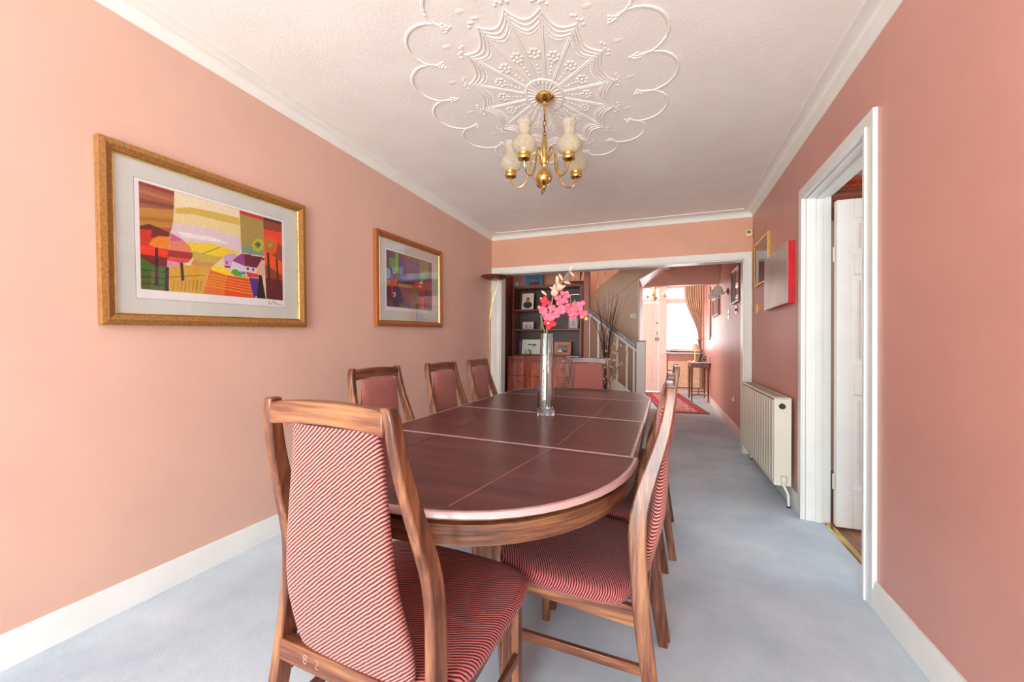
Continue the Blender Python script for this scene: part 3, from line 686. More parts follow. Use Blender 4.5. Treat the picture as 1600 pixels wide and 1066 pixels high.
# ================================================================ GLASS VASE AND SILK FLOWERS
VX, VY = -.577, 2.025
vs = thing('glass_vase', 'tall tapering square clear glass vase standing on the dining table', 'vase', (VX, VY, ZT))
def sq(h, z, tw=.25, n=20, p=4.5):
    o = []
    for k in range(n):
        a = 2 * PI * k / n + R(20); c, s_ = math.cos(a), math.sin(a)
        rr = h / ((abs(c) ** p + abs(s_) ** p) ** (1 / p)); x, y = rr * c, rr * s_
        o.append((x * math.cos(tw) - y * math.sin(tw), x * math.sin(tw) + y * math.cos(tw), z))
    return o
VH = .425
og = [(.0450 - .0150 * (z / VH), z) for z in (0, .05, .12, .2, .3, .38, VH)]
rs = [sq(.03, .001)] + [sq(h, z + (.001 if z == 0 else 0)) for h, z in og] + [sq(.026, VH)] + [sq(h - .0042, z) for h, z in reversed(og[1:-1])] + [sq(.035, .028), sq(.02, .026)]
MB().rings(rs).build('body', real_glass('clear_glass', (.92, .97, .98, 1)), vs, ang=35)
bn = thing('silk_flowers', 'coral pink silk blossoms with a tall beige sprig standing in the glass vase', 'flowers', (VX, VY, ZT))
G_PINK = plain('coral_petal', (236, 100, 122), .7, var=.16, scale=40); G_RED = plain('red_petal', (226, 40, 56), .7, var=.12, scale=40)
G_STEM = plain('pale_stem', (176, 140, 112), .7); G_GRN = plain('green_stem', (110, 126, 82), .7); G_BEI = plain('dried_beige_petal', (216, 168, 144), .75, var=.1, scale=40)
G_YEL = plain('yellow_bud', (226, 206, 40), .6)
random.seed(4)
st = MB()
st.tube([(.01, .006, .03), (0, 0, .25), (.002, 0, .42), (.014, 0, .50), (.05, .0, .555), (.12, .0, .565), (.19, 0, .54), (.206, 0, .51)], .0028, 6)
st.tube([(-.012, .0, .03), (-.004, .003, .3), (-.01, .0, .43), (-.028, 0, .50), (-.03, 0, .56)], .0025, 6)
st.tube([(.0, -.012, .03), (.002, -.004, .3), (.004, -.004, .44), (.0, -.01, .50)], .0025, 6)
st.build('stem', G_GRN, bn)
TS = lambda p: (p[0] * 1.12, p[1], p[2] if p[2] < .45 else .45 + (p[2] - .45) * .84)
tw = MB().tube([TS(q) for q in [(-.004, .01, .03), (0, .004, .3), (.0, 0, .42), (.004, 0, .52), (.022, .0, .60), (.032, 0, .665), (.05, 0, .71), (.085, 0, .765), (.118, 0, .82)]], [.003] * 5 + [.0026, .0022, .002, .0012], 6)
tw.build('twig', G_STEM, bn)
def petal(mb, c, size, rot, squash=.28):
    mb.ball(c, (size, size * squash, size * .78), 10, 6, rot)
def blossom(c, s_, m, n=4):
    mb = MB(); c = (c[0] * (1.22 if c[0] > .03 else 1), c[1], c[2])
    for k in range(n):
        a = 2 * PI * k / n + random.random(); rt_ = Matrix.Rotation(random.uniform(-.6, .6), 3, 'X') @ Matrix.Rotation(a, 3, 'Y')
        off = rt_ @ Vector((s_ * .62, 0, 0)); petal(mb, (c[0] + off.x, c[1] + off.y, c[2] + off.z), s_ * .72, rt_)
    mb.build('blossom', m, bn, ang=80)
for c, s_ in (((.035, -.008, .520), .024), ((.060, .0, .548), .024), ((.085, -.006, .553), .026), ((.108, .004, .562), .022), ((.120, -.010, .535), .022), ((.138, .0, .556), .02), ((.156, -.004, .525), .021), ((.112, .004, .515), .018),
              ((.05, .01, .60), .022), ((.078, .004, .622), .023), ((.075, .006, .592), .018), ((.03, .0, .556), .02), ((.146, .008, .578), .018)):
    blossom(c, s_, G_PINK)
for c, s_ in (((-.008, -.01, .590), .024), ((-.032, .0, .555), .018), ((-.016, -.004, .545), .018), ((.022, -.016, .475), .026), ((.012, -.012, .51), .02), ((-.01, .0, .515), .014)):
    blossom(c, s_, G_RED if s_ > .0235 else G_PINK)
MB().ball((.208, 0, .500), (.009, .008, .009)).build('bud', G_YEL, bn)
MB().ball((.022, -.046, .477), (.006, .006, .006)).build('flower_centre', plain('flower_centre', (244, 214, 180), .7), bn)
lf = MB()
for c, a, l in (((.0, 0, .545), 118, .05), ((-.004, 0, .60), 128, .052), ((-.0, 0, .66), 140, .04), ((.03, 0, .665), 80, .055), ((.055, 0, .69), 30, .045), ((.052, 0, .715), 95, .055), ((.075, 0, .75), 120, .04), ((.08, 0, .742), -20, .04), ((.105, 0, .80), 60, .04), ((.11, 0, .80), -50, .035), ((.116, 0, .82), 20, .03), ((.04, 0, .69), 150, .035)):
    c = TS(c); rt_ = Matrix.Rotation(-R(a), 3, 'Y'); off = rt_ @ Vector((l / 2, 0, 0))
    MB().ball((c[0] + off.x, c[1] + off.y, c[2] + off.z), (l / 2, .004, l * .17), 8, 6, rt_).build('leaf', G_BEI, bn, ang=80)
for c, l in (((.038, 0, .675), .022), ((.062, 0, .705), .02)):
    c = TS(c); MB().ball((c[0], c[1], c[2]), (l, .012, l * .9), 8, 6).build('dried_flower', G_BEI, bn, ang=80)

# ================================================================ CHANDELIERS
def chandelier(name, label, loc, drop, scale=1, arms=5, a0=-105.5):
    t = thing(name, label, 'ceiling light', loc, group=None)
    can = MB().lathe([(.052, 0), (.054, -.006), (.050, -.012), (.030, -.024), (.012, -.030), (.009, -.045)], (0, 0, 0), 24); can.build('canopy', M_BRASS, t)
    MB().tube([(0, 0, -.03), (0, 0, -.10)], .0055, 8).build('rod', M_BRASS, t)
    ch = MB(); z = -.10; k = 0
    zc = -(drop - .30)
    while z > zc:
        h = .032; n = 12
        pts = [((.0085 * math.cos(2 * PI * q / n)) if k % 2 else 0, 0 if k % 2 else .0085 * math.cos(2 * PI * q / n), z - h / 2 + .02 * math.sin(2 * PI * q / n)) for q in range(n)]
        ch.tube(pts, .0022, 6, closed=True); z -= .031; k += 1
    ch.tube([(0, 0, z + .02), (0, 0, zc - .01)], .0018, 6)
    ch.build('chain', M_BRASSD, t)
    D = -drop
    col = [(.004, .30), (.010, .298), (.014, .285), (.010, .270), (.015, .262), (.018, .235), (.012, .205), (.011, .19), (.026, .182), (.026, .150), (.018, .140), (.009, .125), (.010, .112), (.030, .100), (.043, .080), (.046, .064), (.040, .044), (.026, .028), (.010, .020), (.007, .010), (.010, .004), (.002, -.004)]
    MB().lathe([(r, D + z_) for r, z_ in col], (0, 0, 0), 24).build('stem', M_BRASS, t, ang=60)
    MB().tube([(.007 * math.cos(q), 0, D - .006 + .007 * math.sin(q)) for q in [2 * PI * i / 10 for i in range(10)]], .0018, 6, closed=True).build('finial_ring', M_BRASSD, t)
    G = real_glass('amber_crackle_glass', (1, .98, .92, 1), .30, 1.15, .88) if True else None
    nt = G.node_tree; b = nt.nodes['Principled BSDF']
    if not b.inputs['Normal'].is_linked:
        v = coords(nt); f = noise(nt, v, 130, 3); bump(nt, b, f, .6, .002)
        nt.links.new(ramp(nt, f, [(.34, (226, 196, 130)), (.46, (255, 251, 238)), (1, (255, 253, 246))]), b.inputs['Base Color'])
    for i in range(arms):
        a = R(a0 + 360 / arms * i); c, s_ = math.cos(a), math.sin(a)
        pr = [(.020, .155), (.032, .190), (.052, .212), (.072, .200), (.080, .160), (.088, .110), (.105, .060), (.135, .032), (.165, .036), (.188, .060), (.196, .092)]
        # smooth
        P = []
        for q in range(len(pr) - 1):
            p0 = pr[max(q - 1, 0)]; p1 = pr[q]; p2 = pr[q + 1]; p3 = pr[min(q + 2, len(pr) - 1)]
            for u in (0, .25, .5, .75):
                P.append(tuple(.5 * ((2 * p1[j]) + (-p0[j] + p2[j]) * u + (2 * p0[j] - 5 * p1[j] + 4 * p2[j] - p3[j]) * u * u + (-p0[j] + 3 * p1[j] - 3 * p2[j] + p3[j]) * u ** 3) for j in (0, 1)))
        P.append(pr[-1])
        ar = MB().tube([(r * c, r * s_, D + z_) for r, z_ in P], .0048, 8).build('arm', M_BRASS, t)
        cc = (.196 * c, .196 * s_, D)
        MB().lathe([(.006, .085), (.014, .088), (.030, .094), (.0335, .104), (.032, .112), (.029, .116), (.031, .121), (.031, .127), (.004, .127)], cc, 20).build('lamp_cup', M_BRASS, ar)
        MB().lathe([(.010, .127), (.011, .16), (.004, .165)], cc, 10).build('candle', M_IVORY, ar)
        MB().lathe([(.004, .165), (.013, .178), (.014, .188), (.007, .208), (.001, .215)], cc, 10).build('bulb', real_glass('bulb_glass', (1, 1, 1, 1), .1, 1.2), ar)
        sh = [(.026, .124), (.040, .130), (.056, .146), (.064, .166), (.062, .184), (.050, .202), (.036, .216), (.030, .228), (.029, .245), (.031, .262), (.036, .278), (.041, .290)]
        inn = [(r - .0022, z_) for r, z_ in reversed(sh)]
        MB().lathe([(r, z_) for r, z_ in sh + inn], cc, 24, cap=False).build('shade', G, ar, ang=80)
    t.scale = (scale,) * 3
    return t
chandelier('chandelier', 'brass chandelier with five amber glass vase-shaped shades hanging by a chain over the dining table', (-.626, 2.125, ZC - .008), .515)
c2 = chandelier('chandelier', 'small brass chandelier with pale glass shades hanging in the hall before the front door', (-.175, 8.6, ZC), .50, 1, 3, 20)

# ================================================================ CEILING ROSE RELIEF
cr = thing('ceiling_rose', 'large oval white plaster ceiling relief with spokes and garlands around the brass canopy', 'ceiling rose', (-.626, 2.125, ZC)); cr.scale = (1, 1, .42)
def E(a, b, t, off=0): return (a * math.cos(t), b * math.sin(t), 0)
def relief(mb, pts, r, sag=.45):
    mb.tube([(x, y, -r * sag) for x, y, *_ in pts], [q for q in ([r] * len(pts))], 6)
bo = MB()
rs = []
for s_, z in ((1.0, 0), (1.0, -.006), (.97, -.011), (.92, -.012), (.88, -.008), (.5, -.005), (.3, -.007), (.05, -.008)):
    rs.append([E(.105 * s_, .150 * s_, 2 * PI * k / 48)[:2] + (z + (.002 if (k % 2 and s_ < .9) else 0),) for k in range(48)])
bo.rings(rs); bo.build('boss', M_PLASTER, cr, ang=60)
fl_ = MB()
for k in range(24):
    t = 2 * PI * k / 24; relief(fl_, [E(.045, .06, t), E(.09, .128, t)], .005, 2.2)
fl_.build('fluting', M_PLASTER, cr)
N = 16
for k in range(N):
    t = 2 * PI * k / N; t2 = 2 * PI * (k + 1) / N; tm = (t + t2) / 2
    sp = MB()
    for off in (-.014, .014): relief(sp, [E(.108, .153, t + off * 2.2), E(.36, .59, t + off * .8)], .0048)
    relief(sp, [E(.36, .59, t - .03), E(.378, .62, t), E(.36, .59, t + .03)], .005)
    for q in range(5):
        a = t + (q - 2) * .035; p = E(.392 + .008 * (q % 2), .645 + .012 * (q % 2), a); sp.ball((p[0], p[1], -.003), (.010, .010, .006), 6, 4)
    sp.build('spoke', M_PLASTER, cr, ang=60)
    sw = MB()
    for sc, rr in ((.0, .0065), (.030, .005), (.062, .005)):
        P = []
        for q in range(11):
            u = q / 10; tt = t + (t2 - t) * u; s_ = 1 - sc * 1.6 - .11 * (1 - (2 * u - 1) ** 2); P.append(E(.372 * s_, .61 * s_, tt))
        relief(sw, P, rr)
    for q in range(1, 15):
        u = q / 15; tt = t + (t2 - t) * u; s_ = 1 - .135 - .11 * (1 - (2 * u - 1) ** 2); p = E(.372 * s_, .61 * s_, tt); sw.ball((p[0], p[1], -.002), (.0045, .0045, .004), 6, 4)
    sw.build('swag', M_PLASTER, cr, ang=60)
    fw_ = MB()
    for j in range(7):
        a = 2 * PI * j / 7; base = E(.225, .335, tm); ex = (base[0] + .022 * math.cos(a), base[1] + .030 * math.sin(a))
        fw_.ball((ex[0], ex[1], -.003), (.011, .013, .007), 6, 4)
    b0 = E(.225, .335, tm); fw_.ball((b0[0], b0[1], -.003), (.008, .01, .009), 6, 4)
    for u in (.13, .15, .17, .19):
        p = E(u, u * 1.49, tm); fw_.ball((p[0], p[1], -.002), (.006, .009, .005), 6, 4)
    fw_.build('flower', M_PLASTER, cr, ang=60)
    ga = MB(); P = []
    n0 = t + (t2 - t) * .5; n1 = n0 + (t2 - t)
    A0 = Vector(E(.50, .735, n0)[:2]); A1 = Vector(E(.50, .735, n1)[:2]); ch_ = A1 - A0; md_ = (A0 + A1) / 2; ou = Vector((ch_.y, -ch_.x)).normalized()
    if ou.dot(md_) < 0: ou = -ou
    for q in range(17):
        ph_ = R(-112 + 224 * q / 16); rr_ = ch_.length / 2 / math.sin(R(112))
        v_ = md_ + ch_.normalized() * rr_ * math.sin(ph_) + ou * rr_ * .92 * (math.cos(ph_) - math.cos(R(112)))
        P.append((v_.x, v_.y, 0))
    ga.tube([(x, y, -.002) for x, y, _ in P], [.004 + .005 * math.sin(PI * q / 16) for q in range(17)], 6)
    for q in range(4, 14):
        p = P[q]; ga.ball((p[0], p[1], -.004), (.010, .008, .007), 6, 4, Matrix.Rotation(q * .7, 3, 'Z'))
    p = E(.50, .735, n0)
    for j in range(7):
        a = 2 * PI * j / 7 + k; r_ = .012 + .011 * (j % 2) ; ga.ball((p[0] + r_ * math.cos(a), p[1] + r_ * math.sin(a), -.003), (.009, .007, .007), 6, 4)
    p = E(.46, .72, t)
    ga.ball((p[0], p[1], -.001), (.024, .016, .004), 8, 4)
    ga.build('garland', M_PLASTER, cr, ang=60)

# ================================================================ FRAMED PICTURES
def picture_left(label, Y0, Y1, Z0, Z1, polys, mat_m, gilt, imgrect, papr, tilt, signature):
    """picture on the left wall, facing +x; local u along Y, v along Z from its centre"""
    cy, cz = (Y0 + Y1) / 2, (Z0 + Z1) / 2; W, H = Y1 - Y0, Z1 - Z0
    t = thing('framed_print', label, 'picture', (XL, cy, cz)); t.rotation_euler = (tilt, 0, 0)
    def P(u, v, x): return (x, u, v)
    def frame(mb, w0, h0, w1, h1, x0, x1, x2):
        o = [(-w0, -h0), (w0, -h0), (w0, h0), (-w0, h0)]; m_ = [(-(w0 + w1) / 2, -(h0 + h1) / 2), ((w0 + w1) / 2, -(h0 + h1) / 2), ((w0 + w1) / 2, (h0 + h1) / 2), (-(w0 + w1) / 2, (h0 + h1) / 2)]
        i = [(-w1, -h1), (w1, -h1), (w1, h1), (-w1, h1)]
        return mb.rings([[P(u, v, x0) for u, v in o], [P(u, v, x1) for u, v in o], [P(u, v, x1 + .004) for u, v in m_], [P(u, v, x2) for u, v in i], [P(u, v, x0) for u, v in i]], closed=True)
    fb = .044
    frame(MB(), W / 2, H / 2, W / 2 - fb, H / 2 - fb, .002, .030, .022).build('frame', mat_m, t, smooth=False, bev=.0015)
    frame(MB(), W / 2 - fb, H / 2 - fb, W / 2 - fb - .006, H / 2 - fb - .006, .004, .020, .017).build('inner_fillet', gilt, t, smooth=False)
    MB().box(.003, .012, -W / 2 + fb, W / 2 - fb, -H / 2 + fb, H / 2 - fb).build('mount', M_MAT, t, smooth=False)
    if papr:
        a, b, c, e = papr
        MB().box(.0115, .0124, a - .0015, b + .0015, c - .0015, e + .0015).build('mount_line', plain('grey_line', (120, 130, 134), .7), t, smooth=False)
    else:
        a, b, c, e = imgrect; a -= .012; b += .012; c -= .03; e += .012
    MB().box(.012, .0128, a, b, c, e).build('paper', M_PAPER, t, smooth=False)
    u0, u1, v0, v1 = imgrect; mb = MB()
    for k, (col, pts) in enumerate(polys):
        x = .0130 + k * .000012
        mb.add([P(u0 + s_ * (u1 - u0), v0 + q * (v1 - v0), x) for s_, q in pts], [tuple(range(len(pts)))], col)
    mb.box(.0125, .0129, u0, u1, v0, v1, (120, 90, 70))
    o = mb.build('print', M_ART, t, smooth=False)
    for p in o.data.polygons: pass
    if signature:
        sg = MB(); sx, sz = signature
        pts = [(0, 0), (.004, .022), (.006, .002), (.012, .010), (.015, .001), (.022, .008), (.030, .026), (.033, .002), (.040, .014), (.043, .024), (.047, .001), (.052, .010), (.058, .002), (.066, .007), (.085, .003)]
        sg.tube([(.0133, sx + a_, sz + b_) for a_, b_ in pts], .0008, 4); sg.build('signature', M_DARK, t)
    MB().box(.0205, .0212, -W / 2 + fb, W / 2 - fb, -H / 2 + fb, H / 2 - fb).build('glazing', glass('picture_glass', (1, 1, 1), .05), t, smooth=False)
    return t
cy, cz = 1.341, 1.541
picture_left('large framed landscape print with orange trees and a white farmhouse, nearest on the left wall', .866, 1.815, 1.175, 1.910, LANDSCAPE, M_GOLD, M_GILT,
             (-.340, .325, -.215, .234), (-.356, .343, -.253, .247), R(1.75), (.235, -.243))
picture_left('framed dusk landscape print in violet, green and red, farther along the left wall', 2.445, 3.405, 1.240, 1.980, DUSK, M_COPPER, M_GILT,
             (-.341, .321, -.212, .236), None, R(1.6), (.25, -.238))
# right dining wall: framed print and red-edged metal panel
def frame_right(name, label, cat, y0, y1, z0, z1, fm, fb, face_m, depth=.028, glazed=True, parts=None, x=XR, slope=0):
    cy, cz = (y0 + y1) / 2, (z0 + z1) / 2; W, H = (y1 - y0) / 2, (z1 - z0) / 2
    t = thing(name, label, cat, (x, cy, cz)); t.rotation_euler = (slope, 0, 0)
    def ring(w_, h_, xx): return [(-xx, -w_, -h_), (-xx, w_, -h_), (-xx, w_, h_), (-xx, -w_, h_)]
    MB().rings([ring(W, H, .001), ring(W, H, depth), ring(W - fb * .5, H - fb * .5, depth + .003), ring(W - fb, H - fb, depth - .006), ring(W - fb, H - fb, .001)], closed=True).build('frame', fm, t, smooth=False, bev=.001)
    MB().box(-.012, -.003, -W + fb, W - fb, -H + fb, H - fb).build('mount', face_m, t, smooth=False)
    if parts: parts(t, W, H)
    if glazed: MB().box(-.0185, -.0178, -W + fb, W - fb, -H + fb, H - fb).build('glazing', glass('picture_glass_shiny', (1, 1, 1), .6), t, smooth=False)
    return t
def sketch(t, W, H):
    mb = MB(); random.seed(2)
    MB().box(-.0135, -.012, -W * .55, W * .55, -H * .55, H * .6).build('drawing', plain('pink_sketch', (170, 112, 108), .7, var=.2, scale=50), t, smooth=False)
    for k in range(9):
        y = random.uniform(-.1, .1); z = random.uniform(-.08, .08)
        mb.tube([(-.0137, y + .03 * math.cos(q) * random.uniform(.6, 1.3), z + .035 * math.sin(q * 1.3)) for q in [i * .6 for i in range(8)]], .0009, 4)
    mb.build('line_work', plain('sketch_line', (104, 52, 60), .8), t)
frame_right('framed_drawing', 'gold framed glazed pink line drawing, highest on the right wall beside the wide opening', 'picture', 3.93, 4.46, 1.665, 2.075, M_GILT, .012, plain('rosy_mount', (150, 84, 78), .5), .024, True, sketch)
rp = thing('metal_panel', 'red-edged brushed silver panel picture on the right wall beside the doorway', 'picture', (XR, 3.60, 1.615))
MB().box(-.040, -.001, -.345, .345, -.215, .215).build('red_edge', plain('red_edge_paint', (200, 26, 40), .3), rp, bev=.002)
MB().box(-.043, -.040, -.343, .343, -.213, .213).build('brushed_face', plain('brushed_silver', (186, 180, 170), .34, .55, .04, 3), rp, smooth=False)
# small wall fittings in the dining room
def plate(name, label, cat, y, z, w_=.086, h_=.086, m=None, x=XR, knob=None, group=None):
    t = thing(name, label, cat, (x, y, z), group=group)
    MB().box(-.006, 0, -w_ / 2, w_ / 2, -h_ / 2, h_ / 2).build('plate', m or M_BRASS, t, bev=.002)
    if knob == 'dimmer': MB().lathe([(.018, .006), (.018, .018), (.014, .022)], (0, 0, 0), 16, mat=Matrix.Rotation(R(-90), 3, 'Y')).build('dial', m or M_BRASS, t)
    if knob == 'toggle': MB().box(-.016, -.006, -.006, .006, -.008, .012).build('toggle', M_BRASSD, t, bev=.002)
    if knob == 'rocker':
        MB().box(-.010, -.006, -.012, .012, -.02, .02).build('rocker', M_IVORY, t, bev=.001)
    if knob == 'socket':
        MB().box(-.0075, -.006, -.03, .03, -.03, .03).build('socket_face', M_IVORY, t, bev=.001)
        MB().box(-.034, -.0075, -.02, .02, -.024, .012).build('plug', M_DARK if False else M_IVORY, t, bev=.003)
    return t
plate('light_switch', 'brass light switch on the right dining wall just before the wide opening', 'light switch', 4.42, 1.458, .086, .086, M_BRASS, XR, 'toggle')
plate('light_switch', 'brass two-part light switch low on the hall right wall below the framed mirror', 'light switch', 5.62, 1.545, .13, .10, M_BRASSD, XR, 'dimmer')
plate('light_switch', 'narrow brass light switch on the hall right wall below the wall lamp', 'light switch', 6.24, 1.53, .06, .12, M_BRASS, XR, 'toggle')
plate('wall_socket', 'small pale wall socket low on the hall right wall before the radiator', 'socket', 5.73, .42, .08, .08, M_BRASS, XR, 'socket')
sn = thing('motion_sensor', 'small cream alarm sensor high in the corner above the wide opening', 'sensor', (.803, YD, 2.243))
MB().box(-.030, .030, -.035, 0, -.036, .036).build('body', plain('cream_plastic', (226, 206, 150), .45), sn, bev=.005)
MB().box(-.018, .012, -.038, -.035, -.004, .022).build('lens', plain('sensor_lens', (120, 104, 84), .3), sn, bev=.001)

# ================================================================ RADIATOR (dining room, right wall)
rd = thing('radiator', 'cream ribbed panel radiator on the right wall between the opening and the doorway', 'radiator', (XR, 3.86, 0))
RY0, RY1, RZ0, RZ1 = -.615, .64, .135, .742
mb = MB(); n = 15; P = []
for i in range(n):
    a = RY0 + .03 + (RY1 - RY0 - .06) * i / n; b = RY0 + .03 + (RY1 - RY0 - .06) * (i + 1) / n
    P += [(-.119, a), (-.119, a + .006), (-.1245, a + .012), (-.1245, b - .006)]
P += [(-.119, RY1 - .03), (-.105, RY1 - .01), (-.105, RY0 + .01), (-.119, RY0 + .02)]
mb.prism(P, 'z', RZ0 + .03, RZ1 - .02); mb.build('panel', M_RAD, rd, ang=30)
MB().box(-.122, -.100, RY0 + .012, RY1 - .012, RZ0, RZ0 + .032).build('bottom_edge', M_RAD, rd, bev=.004)
top = MB().box(-.122, -.020, RY0, RY1, RZ1 - .012, RZ1)
top.build('top_grille', M_RAD, rd, bev=.003)
gl = MB()
for i in range(60):
    a = RY0 + .03 + i * (RY1 - RY0 - .06) / 60; gl.box(-.105, -.035, a, a + .008, RZ1, RZ1 + .0008)
gl.build('grille_slots', plain('slot_shadow', (150, 138, 118), .6), rd, smooth=False)
for y, lab in ((RY0, 'near'), (RY1 - .004, 'far')):
    MB().box(-.122, -.020, y, y + .004, RZ0, RZ1 - .005).build('side_cover', M_RAD, rd, bev=.001)
MB().lathe([(.020, 0), (.020, .008), (.015, .014), (.008, .014), (.008, .010)], (0, 0, 0), 16, mat=Matrix.Rotation(R(90), 3, 'X')).build('bleed_plug', M_DARK, rd, loc=(-.075, RY0, RZ1 - .06))
MB().box(-.020, -.001, RY0 + .1, RY0 + .13, RZ0 + .05, RZ1 - .1).box(-.020, -.001, RY1 - .13, RY1 - .1, RZ0 + .05, RZ1 - .1).build('bracket', M_DARK, rd)
for y in (RY0 - .012, RY1 - .03):
    v = MB(); v.lathe([(.012, -.03), (.016, -.02), (.016, .005), (.019, .008), (.019, .035), (.016, .040)], (-.066, y, RZ0 + .03), 14).build('valve', M_RAD, rd)
    MB().tube([(-.066, y, RZ0 + .005), (-.066, y + .02, RZ0 + .002)], .011, 10).build('valve_union', M_BRASSD, rd)
    pts = [(-.066, y, RZ0 + .004), (-.056, y - .008, RZ0 - .02), (-.045, y - .018, RZ0 - .05), (-.043, y - .02, .0)]
    MB().tube(pts, .0085, 10).build('pipe', M_WHITE, rd)
    MB().lathe([(.012, 0), (.012, .012)], (-.043, y - .02, 0), 10).build('pipe_collar', M_DARK, rd)

# ================================================================ FLOOR LAMP in the far left corner
lp = thing('floor_lamp', 'tall slim bronze uplighter lamp with a shallow dish in the far left corner', 'lamp', (-1.925, 4.42, 0))
MB().lathe([(.12, 0), (.125, .006), (.12, .016), (.03, .026), (.012, .04)], (-.02, 0, 0), 28).build('base', M_BRASSD, lp)
MB().tube([(-.02, 0, .03), (-.045, 0, .9), (-.05, 0, 1.4), (-.04, 0, 1.86)], .007, 8).build('pole', M_BRASSD, lp)
MB().tube([(-.05, 0, 1.35), (-.035, 0, 1.5), (.0, 0, 1.66), (.05, 0, 1.8), (.06, 0, 1.868)], .004, 8).build('curved_stay', M_BRASS, lp)
dish = [(.03, 1.862), (.09, 1.872), (.135, 1.890), (.160, 1.915), (.157, 1.916), (.132, 1.894), (.09, 1.877), (.0, 1.868)]
MB().lathe(dish, (.01, 0, 0), 32, mat=None).build('dish', plain('bronze_dish', (142, 84, 58), .28, .8, .1, 10), lp, ang=60)

# ================================================================ HALL: SHELVES AND DRAWERS
ds = thing('chest_of_drawers', 'red-brown figured rosewood chest of drawers with ring pulls under the open shelves', 'chest of drawers', (-1.595, 5.42, 0))
MB().box(-.54, .525, .012, .49, .06, .90).box(-.545, .53, 0, .494, .90, .922).build('body', W_CHEST, ds, bev=.003)
MB().box(-.52, .52, .03, .47, 0, .06).build('plinth', W_SHELF, ds, bev=.002)
MB().box(-.52, .52, 0, .012, .845, .885).build('slide_panel', W_SHELF, ds, bev=.002)
for z0, z1 in ((.645, .835), (.44, .635), (.235, .43), (.07, .225)):
    d_ = MB().box(-.525, .525, -.004, .012, z0, z1).build('drawer', W_CHEST, ds, bev=.002)
    for x in (-.345, .285):
        zc = (z0 + z1) / 2
        MB().tube([(.024 * math.cos(q), -.006, .024 * math.sin(q)) for q in [2 * PI * i / 12 for i in range(12)]], .0065, 6, closed=True).build('ring_pull', M_BRASS, d_, loc=(x, -.004, zc))
MB().lathe([(.006, 0), (.006, .01)], (0, 0, 0), 8, mat=Matrix.Rotation(R(90), 3, 'X')).build('knob', M_GILT, ds, loc=(.29, 0, .865))
bc = thing('bookcase', 'dark open rosewood bookcase with photo frames standing on the chest of drawers', 'bookcase', (-1.61, 5.60, .922))
for a_, b_ in ((-.52, -.497), (.497, .52)): MB().box(a_, b_, 0, .30, 0, 1.04).build('side_panel', W_SHELF, bc, bev=.002)
MB().box(-.497, .497, .285, .30, 0, 1.0).build('back_panel', W_BACKP, bc, smooth=False)
MB().box(-.497, .497, 0, .285, 0, .02).build('bottom_panel', W_SHELF, bc, bev=.002)
MB().box(-.497, .497, 0, .30, 1.00, 1.04).build('top_panel', W_SHELF, bc, bev=.002)
for z in (.375, .665): MB().box(-.497, .497, .004, .284, z, z + .022).build('shelf', W_SHELF, bc, bev=.002)

def head(mb, x, y, z, s_, skin=(204, 146, 122), hair=(40, 28, 24), cloth=(50, 46, 56)):
    """a tiny printed portrait, flat in the xz plane"""
    def el(cx, cz, rx, rz, col, d): mb.add([(cx + rx * math.cos(a), y - d, cz + rz * math.sin(a)) for a in [2 * PI * k / 14 for k in range(14)]], [tuple(range(14))], col)
    el(x, z - 1.5 * s_, 1.5 * s_, 1.1 * s_, cloth, .0002); el(x, z + .18 * s_, .62 * s_, .80 * s_, hair, .0003)
    el(x, z - .08 * s_, .50 * s_, .66 * s_, skin, .0004)
def photo_frame(label, x, y, z, w_, h_, fm, fb, bg, people, lean=8, rz=0, shapes=None):
    t = thing('photo_frame', label, 'photo frame', (x, y, z), R(rz), group='photo frames in the hall'); t.rotation_euler = (-R(lean), 0, R(rz))
    W = w_ / 2
    MB().rings([[(a * W, 0, b * h_) for a, b in ((-1, 0), (1, 0), (1, 1), (-1, 1))], [(a * W, -.010, b * h_) for a, b in ((-1, 0), (1, 0), (1, 1), (-1, 1))],
                [(a * (W - fb), -.008, fb + b * (h_ - 2 * fb)) for a, b in ((-1, 0), (1, 0), (1, 1), (-1, 1))], [(a * (W - fb), -.001, fb + b * (h_ - 2 * fb)) for a, b in ((-1, 0), (1, 0), (1, 1), (-1, 1))]], closed=True).build('frame', fm, t, smooth=False)
    mb = MB().box(-W + fb, W - fb, -.004, -.001, fb, h_ - fb, bg)
    y_ = -.0042
    for p in people: head(mb, p[0], y_, p[1], p[2], *(p[3:] if len(p) > 3 else ()))
    for k, (col, pts) in enumerate(shapes or []): mb.add([(a, y_ - .0001 - k * .00002, b) for a, b in pts], [tuple(range(len(pts)))], col)
    mb.build('photograph', M_PHOTO, t, smooth=False)
    MB().prism([(0, 0.012), (.040, .010), (.0, h_ * .7)], 'x', -.012, .012).build('easel_back', M_DARK, t, smooth=False)
    return t
FD = plain('dark_frame', (46, 36, 34), .4); FS = plain('silver_frame', (186, 180, 172), .3, .7); FT = wood('tan_frame', (150, 86, 54), (196, 124, 86), (214, 146, 106), 'x'); FB = plain('blue_frame', (150, 170, 190), .5)
BZ = .922
photo_frame('blue sky photograph of a couple standing on top of the bookcase', -1.835, 5.70, BZ + 1.042, .285, .175, FB, .006, (72, 132, 170), [(-.02, .095, .036, (176, 120, 104), (70, 40, 34), (110, 70, 74)), (.055, .09, .034, (150, 104, 96), (60, 44, 44), (80, 72, 84))], 6)
photo_frame('portrait photograph of a person in a dark suit on the upper shelf, left', -1.925, 5.70, BZ + .69, .205, .262, FD, .008, (226, 210, 186), [(0, .148, .048, (206, 110, 88), (44, 28, 26), (40, 40, 44))], 8)
